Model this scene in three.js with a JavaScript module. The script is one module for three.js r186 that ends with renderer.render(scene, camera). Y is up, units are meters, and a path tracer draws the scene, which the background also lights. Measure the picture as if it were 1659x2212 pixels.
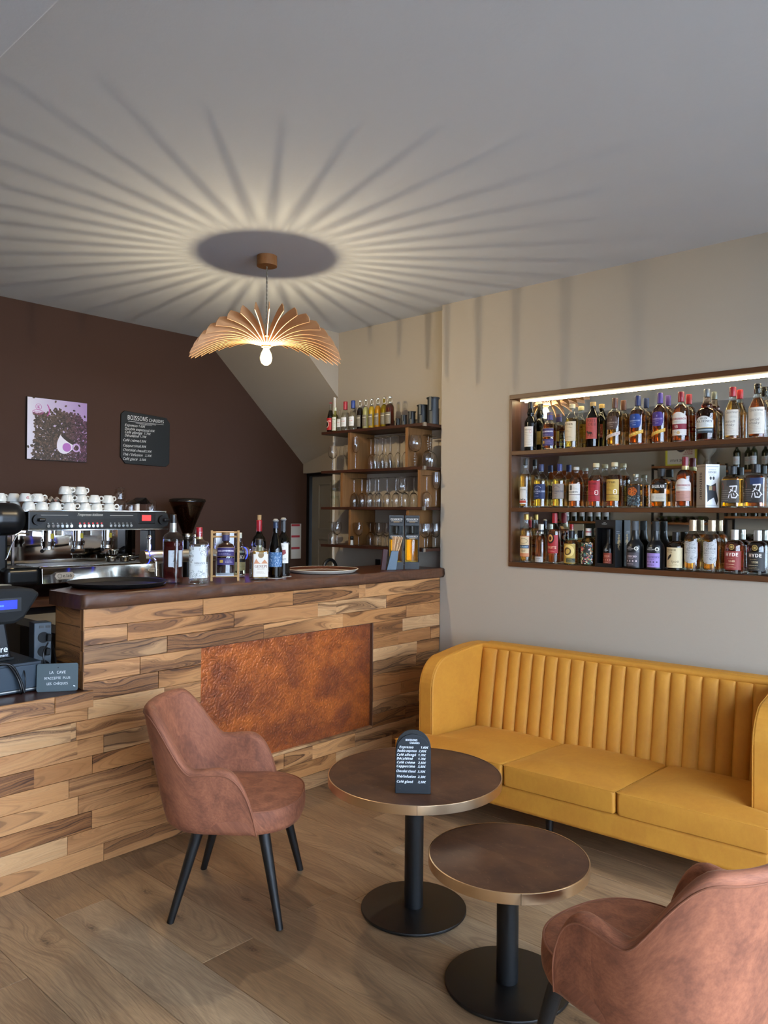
import * as THREE from 'three';
import { RoundedBoxGeometry } from 'three/addons/geometries/RoundedBoxGeometry.js';
import { mergeGeometries, mergeVertices, toCreasedNormals } from 'three/addons/utils/BufferGeometryUtils.js';
import { RectAreaLightUniformsLib } from 'three/addons/lights/RectAreaLightUniformsLib.js';
import { createNoise2D } from 'simplex-noise';

// ---------------------------------------------------------------- camera, sky, exposure
// World: +x runs along the bar towards the long greige wall, -z runs towards the brown wall, y is up, metres.
const scene = new THREE.Scene();
const W = 1659, H = 2212, FOCAL = 1653.2;
const camera = new THREE.PerspectiveCamera(2 * Math.atan(H / 2 / FOCAL) * 180 / Math.PI, W / H, 0.05, 60);
const EYE = 1.45;
{
  const yaw = 42.22 * Math.PI / 180, pitch = 0.1655 * Math.PI / 180, roll = -0.4892 * Math.PI / 180;
  const R0 = new THREE.Vector3(Math.sin(yaw), 0, Math.cos(yaw)), F0 = new THREE.Vector3(Math.cos(yaw), 0, -Math.sin(yaw)), U0 = new THREE.Vector3(0, 1, 0);
  const U1 = U0.clone().multiplyScalar(Math.cos(pitch)).addScaledVector(F0, -Math.sin(pitch));
  const F = F0.clone().multiplyScalar(Math.cos(pitch)).addScaledVector(U0, Math.sin(pitch));
  const R = R0.clone().multiplyScalar(Math.cos(roll)).addScaledVector(U1, -Math.sin(roll));
  const U = R0.clone().multiplyScalar(Math.sin(roll)).addScaledVector(U1, Math.cos(roll));
  camera.matrixAutoUpdate = true;
  camera.position.set(0, EYE, 0);
  camera.quaternion.setFromRotationMatrix(new THREE.Matrix4().makeBasis(R, U, F.clone().negate()));
  camera.updateMatrixWorld(true);
}
const renderer = new THREE.WebGLRenderer({ antialias: true });
renderer.toneMapping = THREE.LinearToneMapping;
renderer.toneMappingExposure = 1.16;
renderer.shadowMap.enabled = true;
RectAreaLightUniformsLib.init();
// an overcast, slightly blue sky; it reaches the room only through the shopfront glazing behind the camera
scene.background = new THREE.Color().setRGB(10.0, 12.5, 16.2);
const BULB_INTENSITY = 2.5, LED_INTENSITY = 48, BULB_COLOR = new THREE.Color().setRGB(1, 0.82, 0.52), LED_COLOR = new THREE.Color().setRGB(1, 0.80, 0.46);

// ---------------------------------------------------------------- helpers
let seedState = 12345;
function rnd() { seedState = (seedState + 0x6d2b79f5) | 0; let t = Math.imul(seedState ^ (seedState >>> 15), 1 | seedState); t = (t + Math.imul(t ^ (t >>> 7), 61 | t)) ^ t; return ((t ^ (t >>> 14)) >>> 0) / 4294967296; }
const rr = (a, b) => a + (b - a) * rnd();
const lerp = (a, b, t) => a + (b - a) * t, clamp = (x, a = 0, b = 1) => Math.min(b, Math.max(a, x)), sstep = (a, b, x) => { const t = clamp((x - a) / (b - a)); return t * t * (3 - 2 * t); };
const V = (x, y, z) => new THREE.Vector3(x, y, z);
const names = new Map();
function numbered(n) { const k = names.get(n) ?? 0; names.set(n, k + 1); return k ? n + '_' + String(k).padStart(3, '0') : n; }
function thing(name, label, category, pos = [0, 0, 0], turn = 0, group) {
  const o = new THREE.Group(); o.name = numbered(name); scene.add(o);
  o.position.set(...pos); o.rotation.y = turn; o.userData = { label, category };
  if (group) o.userData.group = group;
  return o;
}
function part(parent, name, geo, mat, label) {
  const m = new THREE.Mesh(geo, mat); m.name = name; parent.add(m); if (label) m.userData.label = label; return m;
}
function struct(name, geo, mat) { const m = geo ? new THREE.Mesh(geo, mat) : new THREE.Group(); m.name = name; m.userData.kind = 'structure'; scene.add(m); return m; }
function copyOf(src, pos, turn, label, group) {
  const c = src.clone(); c.name = numbered(src.name.replace(/_\d{3}$/, '')); scene.add(c); c.position.set(...pos); c.rotation.y = turn;
  c.userData = { ...src.userData, label }; if (group) c.userData.group = group; return c;
}
const box = (w, h, d, x = 0, y = 0, z = 0) => new THREE.BoxGeometry(w, h, d).translate(x, y, z);
const rbox = (w, h, d, r, x = 0, y = 0, z = 0, s = 2) => new RoundedBoxGeometry(w, h, d, s, r).translate(x, y, z);
const cyl = (r0, r1, h, x = 0, y = 0, z = 0, n = 32, open = false) => new THREE.CylinderGeometry(r1, r0, h, n, 1, open).translate(x, y + h / 2, z);
const lathe = (pts, n = 32) => new THREE.LatheGeometry(pts.map((p) => new THREE.Vector2(Math.max(p[0], 1e-5), p[1])), n);
const tube = (pts, r, seg = 24, rad = 8, closed = false) => new THREE.TubeGeometry(new THREE.CatmullRomCurve3(pts, closed), seg, r, rad, closed);
function merge(list) { return mergeGeometries(list.map((g) => { const q = g.index ? g.toNonIndexed() : g; for (const k of Object.keys(q.attributes)) if (!['position', 'normal', 'uv'].includes(k)) q.deleteAttribute(k); if (!q.attributes.uv) q.setAttribute('uv', new THREE.BufferAttribute(new Float32Array(q.attributes.position.count * 2), 2)); return q; })); }
function bar(a, b, r0, r1, n = 16) { const d = b.clone().sub(a), g = new THREE.CylinderGeometry(r1, r0, d.length(), n); g.translate(0, d.length() / 2, 0); g.applyQuaternion(new THREE.Quaternion().setFromUnitVectors(V(0, 1, 0), d.normalize())); return g.translate(a.x, a.y, a.z); }
// texture coordinates in metres, chosen per face by the way it points; "long" is the axis the grain runs along
function metric(geo, long = 'x', su = 1, sv = 1, ou = 0, ov = 0) {
  const g = geo.index ? geo.toNonIndexed() : geo, p = g.attributes.position, uv = new Float32Array(p.count * 2), L = 'xyz'.indexOf(long);
  const a = V(), b = V(), c = V();
  for (let i = 0; i < p.count; i += 3) {
    a.fromBufferAttribute(p, i); b.fromBufferAttribute(p, i + 1); c.fromBufferAttribute(p, i + 2);
    const n = b.clone().sub(a).cross(c.clone().sub(a)), m = [Math.abs(n.x), Math.abs(n.y), Math.abs(n.z)], k = m.indexOf(Math.max(...m));
    let u = L, v = [0, 1, 2].find((q) => q !== L && q !== k);
    if (k === L) { u = (L + 1) % 3; v = (L + 2) % 3; }
    [a, b, c].forEach((q, j) => { const e = [q.x, q.y, q.z]; uv[(i + j) * 2] = ou + e[u] * su; uv[(i + j) * 2 + 1] = ov + e[v] * sv; });
  }
  g.setAttribute('uv', new THREE.BufferAttribute(uv, 2)); return g;
}
// a board lying in its xy plane, face towards +z, with chamfered edges; uv in metres from (u0, v0)
function plankGeo(L, B, T, bev, u0, v0, su, sv) {
  const x = L / 2, y = B / 2, P = [], UV = [], N = [];
  const R = (dx, dy, z) => [[-x + dx, -y + dy, z], [x - dx, -y + dy, z], [x - dx, y - dy, z], [-x + dx, y - dy, z]];
  const A = R(0, 0, 0), Bq = R(0, 0, T - bev), C = R(bev, bev, T);
  const quad = (a, b, c, d) => { for (const q of [a, b, c, a, c, d]) { P.push(...q); UV.push((u0 + q[0] + x) * su, (v0 + q[1] + y) * sv); } };
  quad(...C);
  for (let i = 0; i < 4; i++) { const j = (i + 1) % 4; quad(A[i], A[j], Bq[j], Bq[i]); quad(Bq[i], Bq[j], C[j], C[i]); }
  const g = new THREE.BufferGeometry(); g.setAttribute('position', new THREE.Float32BufferAttribute(P, 3)); g.setAttribute('uv', new THREE.Float32BufferAttribute(UV, 2)); g.computeVertexNormals(); return g;
}
// rings of points joined into a skin; each ring is an array of Vector3 of the same length
function skin(rings, closedRing = true, capStart = false, capEnd = false) {
  const n = rings[0].length, P = [], UV = [], I = [];
  rings.forEach((r, j) => r.forEach((p, i) => { P.push(p.x, p.y, p.z); UV.push(i / n, j / (rings.length - 1)); }));
  const m = closedRing ? n : n - 1;
  for (let j = 0; j < rings.length - 1; j++) for (let i = 0; i < m; i++) { const a = j * n + i, b = j * n + (i + 1) % n, c = a + n, d = b + n; I.push(a, b, d, a, d, c); }
  const cap = (j, flip) => { const c = V(); rings[j].forEach((p) => c.add(p)); c.multiplyScalar(1 / n); const k = P.length / 3; P.push(c.x, c.y, c.z); UV.push(.5, .5); for (let i = 0; i < n; i++) { const a = j * n + i, b = j * n + (i + 1) % n; flip ? I.push(k, b, a) : I.push(k, a, b); } };
  if (capStart) cap(0, true); if (capEnd) cap(rings.length - 1, false);
  const g = new THREE.BufferGeometry(); g.setAttribute('position', new THREE.Float32BufferAttribute(P, 3)); g.setAttribute('uv', new THREE.Float32BufferAttribute(UV, 2)); g.setIndex(I); g.computeVertexNormals(); return g;
}
// extruded outline in the xy plane, thickness along z, with a small bevel
function slab(pts, depth, bev = 0.002, holes = []) {
  const s = new THREE.Shape(pts.map((p) => new THREE.Vector2(p[0], p[1])));
  for (const h of holes) s.holes.push(new THREE.Path(h.map((p) => new THREE.Vector2(p[0], p[1]))));
  return new THREE.ExtrudeGeometry(s, { depth: depth - 2 * bev, bevelEnabled: bev > 0, bevelThickness: bev, bevelSize: bev, bevelOffset: -bev, bevelSegments: 2, curveSegments: 12 }).translate(0, 0, bev);
}

// ---------------------------------------------------------------- noise and textures
const prng = (s) => () => { s = (s + 0x6d2b79f5) | 0; let t = Math.imul(s ^ (s >>> 15), 1 | s); t = (t + Math.imul(t ^ (t >>> 7), 61 | t)) ^ t; return ((t ^ (t >>> 14)) >>> 0) / 4294967296; };
const n2 = createNoise2D(prng(7)), m2 = createNoise2D(prng(99));
const fbm = (x, y, o = 4, f = n2) => { let s = 0, a = 0.5; for (let i = 0; i < o; i++) { s += a * f(x, y); x *= 2.03; y *= 2.03; a *= 0.5; } return s; };
function tex(w, h, fn, srgb = true, rep = true) {
  const d = new Uint8Array(w * h * 4);
  for (let y = 0, o = 0; y < h; y++) for (let x = 0; x < w; x++, o += 4) { const c = fn(x / w, y / h, x, y); d[o] = clamp(c[0], 0, 255); d[o + 1] = clamp(c[1], 0, 255); d[o + 2] = clamp(c[2], 0, 255); d[o + 3] = 255; }
  const t = new THREE.DataTexture(d, w, h); t.magFilter = t.minFilter = THREE.LinearFilter; if (rep) t.wrapS = t.wrapT = THREE.RepeatWrapping; if (srgb) t.colorSpace = THREE.SRGBColorSpace; t.needsUpdate = true; return t;
}
const mix3 = (a, b, t) => [a[0] + (b[0] - a[0]) * t, a[1] + (b[1] - a[1]) * t, a[2] + (b[2] - a[2]) * t];
const grey = (g) => [g, g, g];
const std = (o) => new THREE.MeshStandardMaterial(o), phy = (o) => new THREE.MeshPhysicalMaterial(o);

// strongly figured timber of the bar front: 13 strips of 0.08 m, 2 m long
const BAR_U = 2.0, BAR_V = 1.04, STRIPS = 13;
function figured(u, v) {
  const x = u * BAR_U, k = Math.floor(v * STRIPS), y = (v * STRIPS - k - 0.5) * 0.08, s = k * 13.7;
  const ph = n2(k * 3.1, 4.2);
  let w = 0.022 * n2(x * 1.2 + s, s * 0.3 + y * 3) + 0.008 * n2(x * 3.2 - s, y * 12 + s) + 0.0022 * n2(x * 9 + s, y * 60);
  for (let q = 0; q < 2; q++) { const kx = (n2(k * 5.3 + q * 9, 1.7) * 0.5 + 0.5) * BAR_U, ky = n2(k * 2.9 + q * 4, 8.1) * 0.03; const e = ((x - kx) / 0.05) ** 2 + ((y - ky) / 0.016) ** 2; w += 0.02 * Math.exp(-e * 0.5); }
  const yy = y + w + ph * 0.05, zz = 0.035 + 0.028 * n2(x * 0.9 + s, 5.5 + k);
  const d = Math.sqrt(yy * yy + zz * zz);
  const ring = fbm(d * 110 + s, 3.3 + x * 0.3, 3), heart = sstep(-0.16, 0.40, fbm(d * 20 + s * 2, 1.1 + x * 0.6, 3) + 0.22 * ph - 0.04);
  const dark = clamp(sstep(0.12, 0.7, fbm(d * 120 + s, x * 0.6, 2) * 1.6) * (0.10 + 0.90 * heart) + 0.5 * sstep(0.25, 0.7, n2(d * 420 + s, x * 1.1)) * (0.25 + heart));
  const fine = n2(x * 9, y * 900 + s) * 0.5 + n2(x * 40, y * 1500) * 0.3;
  return { ring, heart, dark, fine, k };
}
const barMap = tex(1536, 1024, (u, v) => {
  const f = figured(u, v), tone = n2(f.k * 7.7, 2.2);
  let c = mix3([202, 154, 104], [166, 120, 78], 0.5 + 0.6 * tone);
  c = mix3(c, [214, 174, 126], clamp(0.5 + f.ring) * 0.5);
  c = mix3(c, [124, 88, 56], f.heart * 0.74);
  c = mix3(c, [70, 46, 30], f.dark * 0.85);
  return c.map((q) => q * (1 + 0.05 * f.fine));
});
const barBump = tex(768, 512, (u, v) => { const f = figured(u, v); return grey(128 - 60 * f.dark + 30 * f.ring + 18 * f.fine); }, false);
// oak laminate of the floor: 10 strips of 0.206 m, 2.6 m long
const FL_U = 2.6, FL_V = 2.06;
function oak(u, v) {
  const x = u * FL_U, k = Math.floor(v * 10), y = (v * 10 - k - 0.5) * 0.206, s = k * 17.3;
  let w = 0.05 * n2(x * 0.9 + s, y * 2 + s) + 0.012 * n2(x * 3.2 - s, y * 10 + s), knot = 0;
  for (let q = 0; q < 3; q++) { const kx = (n2(k * 4.1 + q * 7, 2.7) * 0.5 + 0.5) * FL_U, ky = n2(k * 1.9 + q * 5, 6.1) * 0.075; const e = ((x - kx) / 0.06) ** 2 + ((y - ky) / 0.028) ** 2; w += 0.035 * Math.exp(-e * 0.6); knot = Math.max(knot, Math.exp(-(((x - kx) / 0.03) ** 2 + ((y - ky) / 0.013) ** 2)) * (0.55 + 0.45 * n2(x * 60, y * 90))); }
  const yy = y + w + 0.05 * n2(k * 3.3, 1), zz = 0.04 + 0.05 * n2(x * 0.5 + s, 2.5), d = Math.sqrt(yy * yy + zz * zz);
  const ring = n2(d * 230 + s, x * 0.7) * 0.6 + n2(d * 90 + s, x * 0.4) * 0.5, pore = n2(x * 14, y * 1100 + s), cloud = fbm(x * 1.3 + s, y * 7 + s, 4);
  return { k, ring, pore, cloud, knot };
}
const oakMap = tex(1536, 1280, (u, v) => {
  const f = oak(u, v), tone = n2(f.k * 5.1, 9.3);
  let c = mix3([172, 146, 114], [138, 114, 88], clamp(0.5 + 0.5 * tone + 0.8 * f.cloud));
  c = mix3(c, [186, 160, 126], clamp(f.ring * 0.7) * 0.6);
  c = mix3(c, [112, 90, 70], clamp(-f.ring * 0.8 - 0.05) * 0.75);
  c = mix3(c, [62, 44, 32], f.knot * 0.85);
  return c.map((q) => q * (1 + 0.085 * f.pore));
});
const oakBump = tex(768, 640, (u, v) => { const f = oak(u, v); return grey(128 + 22 * f.ring + 22 * f.pore - 40 * f.knot); }, false);
// dark oiled walnut
const walnutMap = tex(1024, 256, (u, v) => {
  const x = u * 2, y = v * 0.5, d = y + 0.03 * fbm(x * 1.5, y * 4, 3);
  let c = mix3([104, 68, 46], [70, 44, 30], clamp(0.5 + 0.7 * fbm(x * 1.2, d * 60, 4)));
  c = mix3(c, [98, 62, 38], clamp(n2(x * 2.5, d * 150)) * 0.35);
  return c.map((q) => q * (1 + 0.06 * n2(x * 12, y * 700)));
});
const walnutBump = tex(512, 256, (u, v) => grey(128 + 70 * fbm(u * 3, v * 40, 4) + 25 * n2(u * 30, v * 300)), false);
// hammered bark-like live edge
const liveBump = tex(1024, 128, (u, v) => grey(128 + 90 * fbm(u * 16, v * 9, 4) + 30 * m2(u * 60, v * 30)), false);
// light shelf timber / lamp plywood
const blondMap = tex(512, 256, (u, v) => {
  const d = v + 0.05 * n2(u * 2, v * 3);
  let c = mix3([186, 142, 96], [160, 116, 74], clamp(0.5 + 0.6 * fbm(u * 1.4, d * 30, 4)));
  return c.map((q) => q * (1 + 0.05 * n2(u * 8, v * 260)));
});
const plyMap = tex(256, 128, (u, v) => mix3([222, 172, 124], [196, 142, 96], clamp(0.5 + 0.5 * fbm(u * 2, v * 26, 3) + 0.1 * n2(u * 6, v * 120))));
// rusted copper sheet
const rustH = (u, v) => { const x = u * 2, y = v; const cr = Math.abs(fbm(x * 1.6 + 0.6 * fbm(x * 4, y * 4, 3), y * 4.6 + 4, 4)); return { crack: 1 - sstep(0.004, 0.02, cr) , cl: fbm(x * 1.6 + 7, y * 2.1, 5), gr: fbm(x * 28, y * 28, 3), mid: fbm(x * 7, y * 7, 4) }; };
const rustMap = tex(1024, 512, (u, v) => {
  const f = rustH(u, v);
  let c = mix3([182, 98, 46], [132, 70, 42], clamp(0.45 + 1.3 * f.cl));
  c = mix3(c, [222, 128, 56], clamp(f.mid * 1.0 + 0.1) * 0.4);
  c = mix3(c, [108, 60, 42], clamp(-f.mid * 1.2 - 0.2) * 0.4);
  c = mix3(c, [56, 28, 20], f.crack * 0.35 * sstep(-0.05, 0.25, f.cl + 0.2));
  return c.map((q) => q * (1 + 0.16 * f.gr));
});
const rustBump = tex(1024, 512, (u, v) => { const f = rustH(u, v); const top = 0.35 + 0.65 * sstep(0.35, 0.95, v); return grey(128 + 80 * f.mid * top + 60 * f.gr - 80 * f.crack * top); }, false);
// brown stone-look laminate of the table tops
const stoneMap = tex(512, 512, (u, v) => {
  const c1 = fbm(u * 3, v * 3, 5), c2 = fbm(u * 9 + 3, v * 5, 4), sp = Math.max(0, m2(u * 90, v * 60) * 0.6 + n2(u * 30, v * 22) * 0.6 - 0.55);
  let c = mix3([92, 60, 40], [66, 42, 31], clamp(0.5 + 0.9 * c1));
  c = mix3(c, [104, 74, 52], clamp(c2 * 1.5 - 0.15) * 0.6);
  return mix3(c, [140, 100, 62], sp * 0.8);
});
// crushed velvet
const velvet = (a, b, k) => tex(512, 512, (u, v) => {
  const c1 = fbm(u * 5 + 0.3 * n2(u * 4, v * 4), v * 4, 5), c2 = fbm(u * 40, v * 22, 3), c3 = m2(u * 160, v * 90);
  return mix3(a, b, clamp(0.5 + k * (c1 * 0.9 + c2 * 0.5 + c3 * 0.16)));
});
const velvetRust = velvet([160, 98, 68], [116, 68, 47], 0.75), velvetGold = velvet([198, 138, 42], [182, 120, 34], 0.5);
const fuzz = tex(256, 256, (u, v) => grey(128 + 60 * m2(u * 90, v * 60) + 50 * n2(u * 30, v * 24)), false);
const plasterBump = tex(512, 512, (u, v) => grey(128 + 60 * fbm(u * 24, v * 24, 4) + 20 * n2(u * 140, v * 140)), false);
const brushed = tex(512, 64, (u, v) => grey(120 + 60 * n2(u * 160, v * 1.2) + 40 * m2(u * 60, v * 2)), false);

// ---------------------------------------------------------------- plain materials
const ceilingPaintDaylit = std({ color: new THREE.Color().setRGB(0.525, 0.55, 0.59), roughness: 0.95, bumpMap: plasterBump, bumpScale: 0.0006 });  // ceiling paint with the bluish daylight tint put into its colour
const wallPaint = std({ color: new THREE.Color().setRGB(0.42, 0.36, 0.285), roughness: 0.9, bumpMap: plasterBump, bumpScale: 0.0008 });
const brownPaint = std({ color: new THREE.Color().setRGB(0.060, 0.026, 0.015), roughness: 0.85, bumpMap: plasterBump, bumpScale: 0.0008 });
const greyDoorPaint = std({ color: new THREE.Color().setRGB(0.26, 0.24, 0.20), roughness: 0.6 });
const blackPaint = std({ color: 0x0b0b0c, roughness: 0.5 }), blackMatte = std({ color: 0x111214, roughness: 0.75 });
const white = std({ color: 0xe9e6df, roughness: 0.55 });
const darkFrame = std({ color: 0x24262a, roughness: 0.5, metalness: 0.3 });
const paneGlass = phy({ color: 0xffffff, transmission: 1, thickness: 0, roughness: 0, ior: 1.5 });
const chrome = std({ color: 0xd8d8d6, metalness: 1, roughness: 0.12 }), steel = std({ color: 0xb9b7b2, metalness: 1, roughness: 0.32, bumpMap: brushed, bumpScale: 0.0001 });
const blackPlastic = std({ color: 0x0d0e10, roughness: 0.35 });
const walnut = std({ map: walnutMap, bumpMap: walnutBump, bumpScale: 0.0012, roughness: 0.42 });
const shelfWalnut = std({ map: walnutMap, color: 0xb08c70, bumpMap: walnutBump, bumpScale: 0.0006, roughness: 0.5 });
const blond = std({ map: blondMap, color: 0xb8ac94, roughness: 0.55 });
const barWood = [0xffffff, 0xf2e2d2, 0xe6d0b8, 0xfff0e0].map((c) => std({ map: barMap, bumpMap: barBump, bumpScale: 0.0012, color: c, roughness: 0.42 }));

// ---------------------------------------------------------------- the room shell
const CEIL = 2.778, WALLX = 3.829, BACKZ = -4.94, FRONTZ = 1.35, LEFTX = -0.95;
{
  const shape = (pts, holes) => slab(pts.map(([z, y]) => [-z, y]), 0.22, 0, holes?.map((h) => h.map(([z, y]) => [-z, y])));
  const wr = struct('wall_right', shape([[-2.99, 0], [FRONTZ + 0.2, 0], [FRONTZ + 0.2, CEIL], [-2.99, CEIL]], [[[-2.477, 1.15], [-0.45, 1.15], [-0.45, 2.155], [-2.477, 2.155]]]), wallPaint);
  wr.position.x = WALLX; wr.rotation.y = Math.PI / 2;
  const wa = struct('wall_alcove', metric(box(0.30, CEIL, 1.12, 4.08, CEIL / 2, -3.51), 'z'), wallPaint);
  const corner = part(wa, 'corner_bead', rbox(0.02, CEIL, 0.02, 0.004, 3.932, CEIL / 2, -4.066), white);
  struct('wall_back', metric(box(6.2, CEIL, 0.15, 1.85, CEIL / 2, BACKZ - 0.075), 'x'), brownPaint);
  struct('wall_left', metric(box(0.15, CEIL, 6.6, LEFTX - 0.075, CEIL / 2, -1.8), 'z'), wallPaint);
  struct('ceiling', metric(box(6.2, 0.12, 6.8, 1.9, CEIL + 0.06, -1.75), 'x'), ceilingPaintDaylit);
  // the lower part of the ceiling over the shop side, left of the bar
  struct('ceiling_lower', metric(rbox(1.75, 0.30, 6.4, 0.006, 0.71 - 0.875, 2.5 + 0.15, -1.8), 'z'), ceilingPaintDaylit);
  // underside of the stairs that climb along the brown wall, with its side
  const st = struct('ceiling_stairs', slab([[3.402, CEIL], [4.62, 1.679], [4.62, CEIL]], 0.91, 0), wallPaint); st.position.z = -4.94;
  // wall with the panelled door under the stairs
  const dw = struct('wall_under_stairs', null); dw.position.set(4.405, 0, BACKZ); dw.rotation.y = Math.atan2(-0.094, 0.424);
  part(dw, 'header', metric(box(0.12, 0.95, 1.0, 0.06, 1.795 + 0.475, 0.5), 'z'), wallPaint);
  const door = struct('door_1', null); door.position.set(4.47, 0, BACKZ + 0.01); door.rotation.y = dw.rotation.y;
  part(door, 'door_leaf', box(0.04, 1.80, 0.90, 0.02, 0.90, 0.50), greyDoorPaint);
  part(door, 'door_frame', merge([box(0.05, 1.80, 0.05, 0.0, 0.90, 0.015), box(0.05, 0.03, 0.95, 0.0, 1.785, 0.5)]), blackPaint);
  for (const [y0, y1] of [[0.12, 0.75], [0.86, 1.24], [1.32, 1.70]]) for (const [z0, z1] of [[0.17, 0.36], [0.46, 0.65]]) {
    const p = part(door, 'door_panel', merge([box(0.012, 0.014, z1 - z0, -0.004, y0, (z0 + z1) / 2), box(0.012, 0.014, z1 - z0, -0.004, y1, (z0 + z1) / 2), box(0.012, y1 - y0, 0.014, -0.004, (y0 + y1) / 2, z0), box(0.012, y1 - y0, 0.014, -0.004, (y0 + y1) / 2, z1)]), greyDoorPaint);
  }
  // shopfront: glazed wall behind the camera that lets the daylight in
  const sf = struct('wall_front', merge([box(6.2, 0.28, 0.16, 1.9, 0.14, FRONTZ + 0.08), box(6.2, CEIL - 2.5, 0.16, 1.9, (CEIL + 2.5) / 2, FRONTZ + 0.08), box(0.25, CEIL, 0.16, LEFTX + 0.05, CEIL / 2, FRONTZ + 0.08), box(0.9, CEIL, 0.16, 4.1, CEIL / 2, FRONTZ + 0.08), box(1.22, 0.70, 0.16, 3.05, 0.60, FRONTZ + 0.08)]), wallPaint);  // last box: unseen low infill, added to keep daylight off the floor by the sofa
  const xs = [-0.80, 0.30, 1.40, 2.45, 3.64];
  for (let i = 0; i < 4; i++) {
    const isDoor = i === 2, o = struct(isDoor ? 'door_2' : 'window_' + (i + 1 - (i > 2 ? 1 : 0)), null), a = xs[i], b = xs[i + 1], y0 = isDoor ? 0.02 : i === 3 ? 0.95 : 0.28, y1 = 2.5, f = 0.06;
    part(o, isDoor ? 'door_frame' : 'window_frame', merge([box(b - a, f, 0.07, (a + b) / 2, y0 + f / 2, FRONTZ + 0.05), box(b - a, f, 0.07, (a + b) / 2, y1 - f / 2, FRONTZ + 0.05), box(f, y1 - y0, 0.07, a + f / 2, (y0 + y1) / 2, FRONTZ + 0.05), box(f, y1 - y0, 0.07, b - f / 2, (y0 + y1) / 2, FRONTZ + 0.05), box(b - a, 0.05, 0.06, (a + b) / 2, 2.05, FRONTZ + 0.05)]), darkFrame);
    part(o, 'pane', box(b - a - 0.08, y1 - y0 - 0.08, 0.001, (a + b) / 2, (y0 + y1) / 2, FRONTZ + 0.05), paneGlass);
  }
  const pav = struct('ground_pavement', box(30, 0.1, 14, 1.5, -0.12, FRONTZ + 7.2), std({ color: 0x8a8680, roughness: 0.9 }));
}
// ---------------------------------------------------------------- floor: oak laminate, every plank a piece
{
  const fl = struct('floor', box(6.0, 0.08, 6.6, 1.85, -0.052, -1.80), std({ color: 0x1c140e, roughness: 0.9 }));
  const oakMats = [0xffffff, 0xf0e8e0, 0xe2d6ca, 0xd8cabb, 0xf6ece0].map((c) => std({ map: oakMap, bumpMap: oakBump, bumpScale: 0.0007, color: c, roughness: 0.4 }));
  const P = 0.206, basis = new THREE.Matrix4().makeBasis(V(0, 0, 1), V(1, 0, 0), V(0, 1, 0)), q = new THREE.Quaternion().setFromRotationMatrix(basis);
  const fixed = { 0: -2.414, 2: -2.688, 3: -2.081 };   // plank ends read from the photograph; strip 0 lies between x = 0.825 and 1.031
  for (let s = -8; s < 18; s++) {
    const xc = 0.825 + P * (s + 0.5); let z = BACKZ - 0.05, L = 1.85, start = fixed[s] !== undefined ? fixed[s] - L * Math.ceil((fixed[s] - z) / L) : z - rr(0.1, 1.8);
    for (let z0 = start; z0 < FRONTZ; z0 += L) {
      const a = Math.max(z0, z), b = Math.min(z0 + L, FRONTZ + 0.05); if (b - a < 0.03) continue;
      const k = Math.floor(rnd() * 10), g = plankGeo(b - a - 0.0012, P - 0.0012, 0.012, 0.0012, rr(0, 2.6), k * 0.206 + 0.0005, 1 / FL_U, 1 / FL_V);
      const m = part(fl, 'plank', g, oakMats[Math.floor(rnd() * 5)]); m.quaternion.copy(q); m.position.set(xc, -0.012, (a + b) / 2);
    }
  }
}
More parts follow.
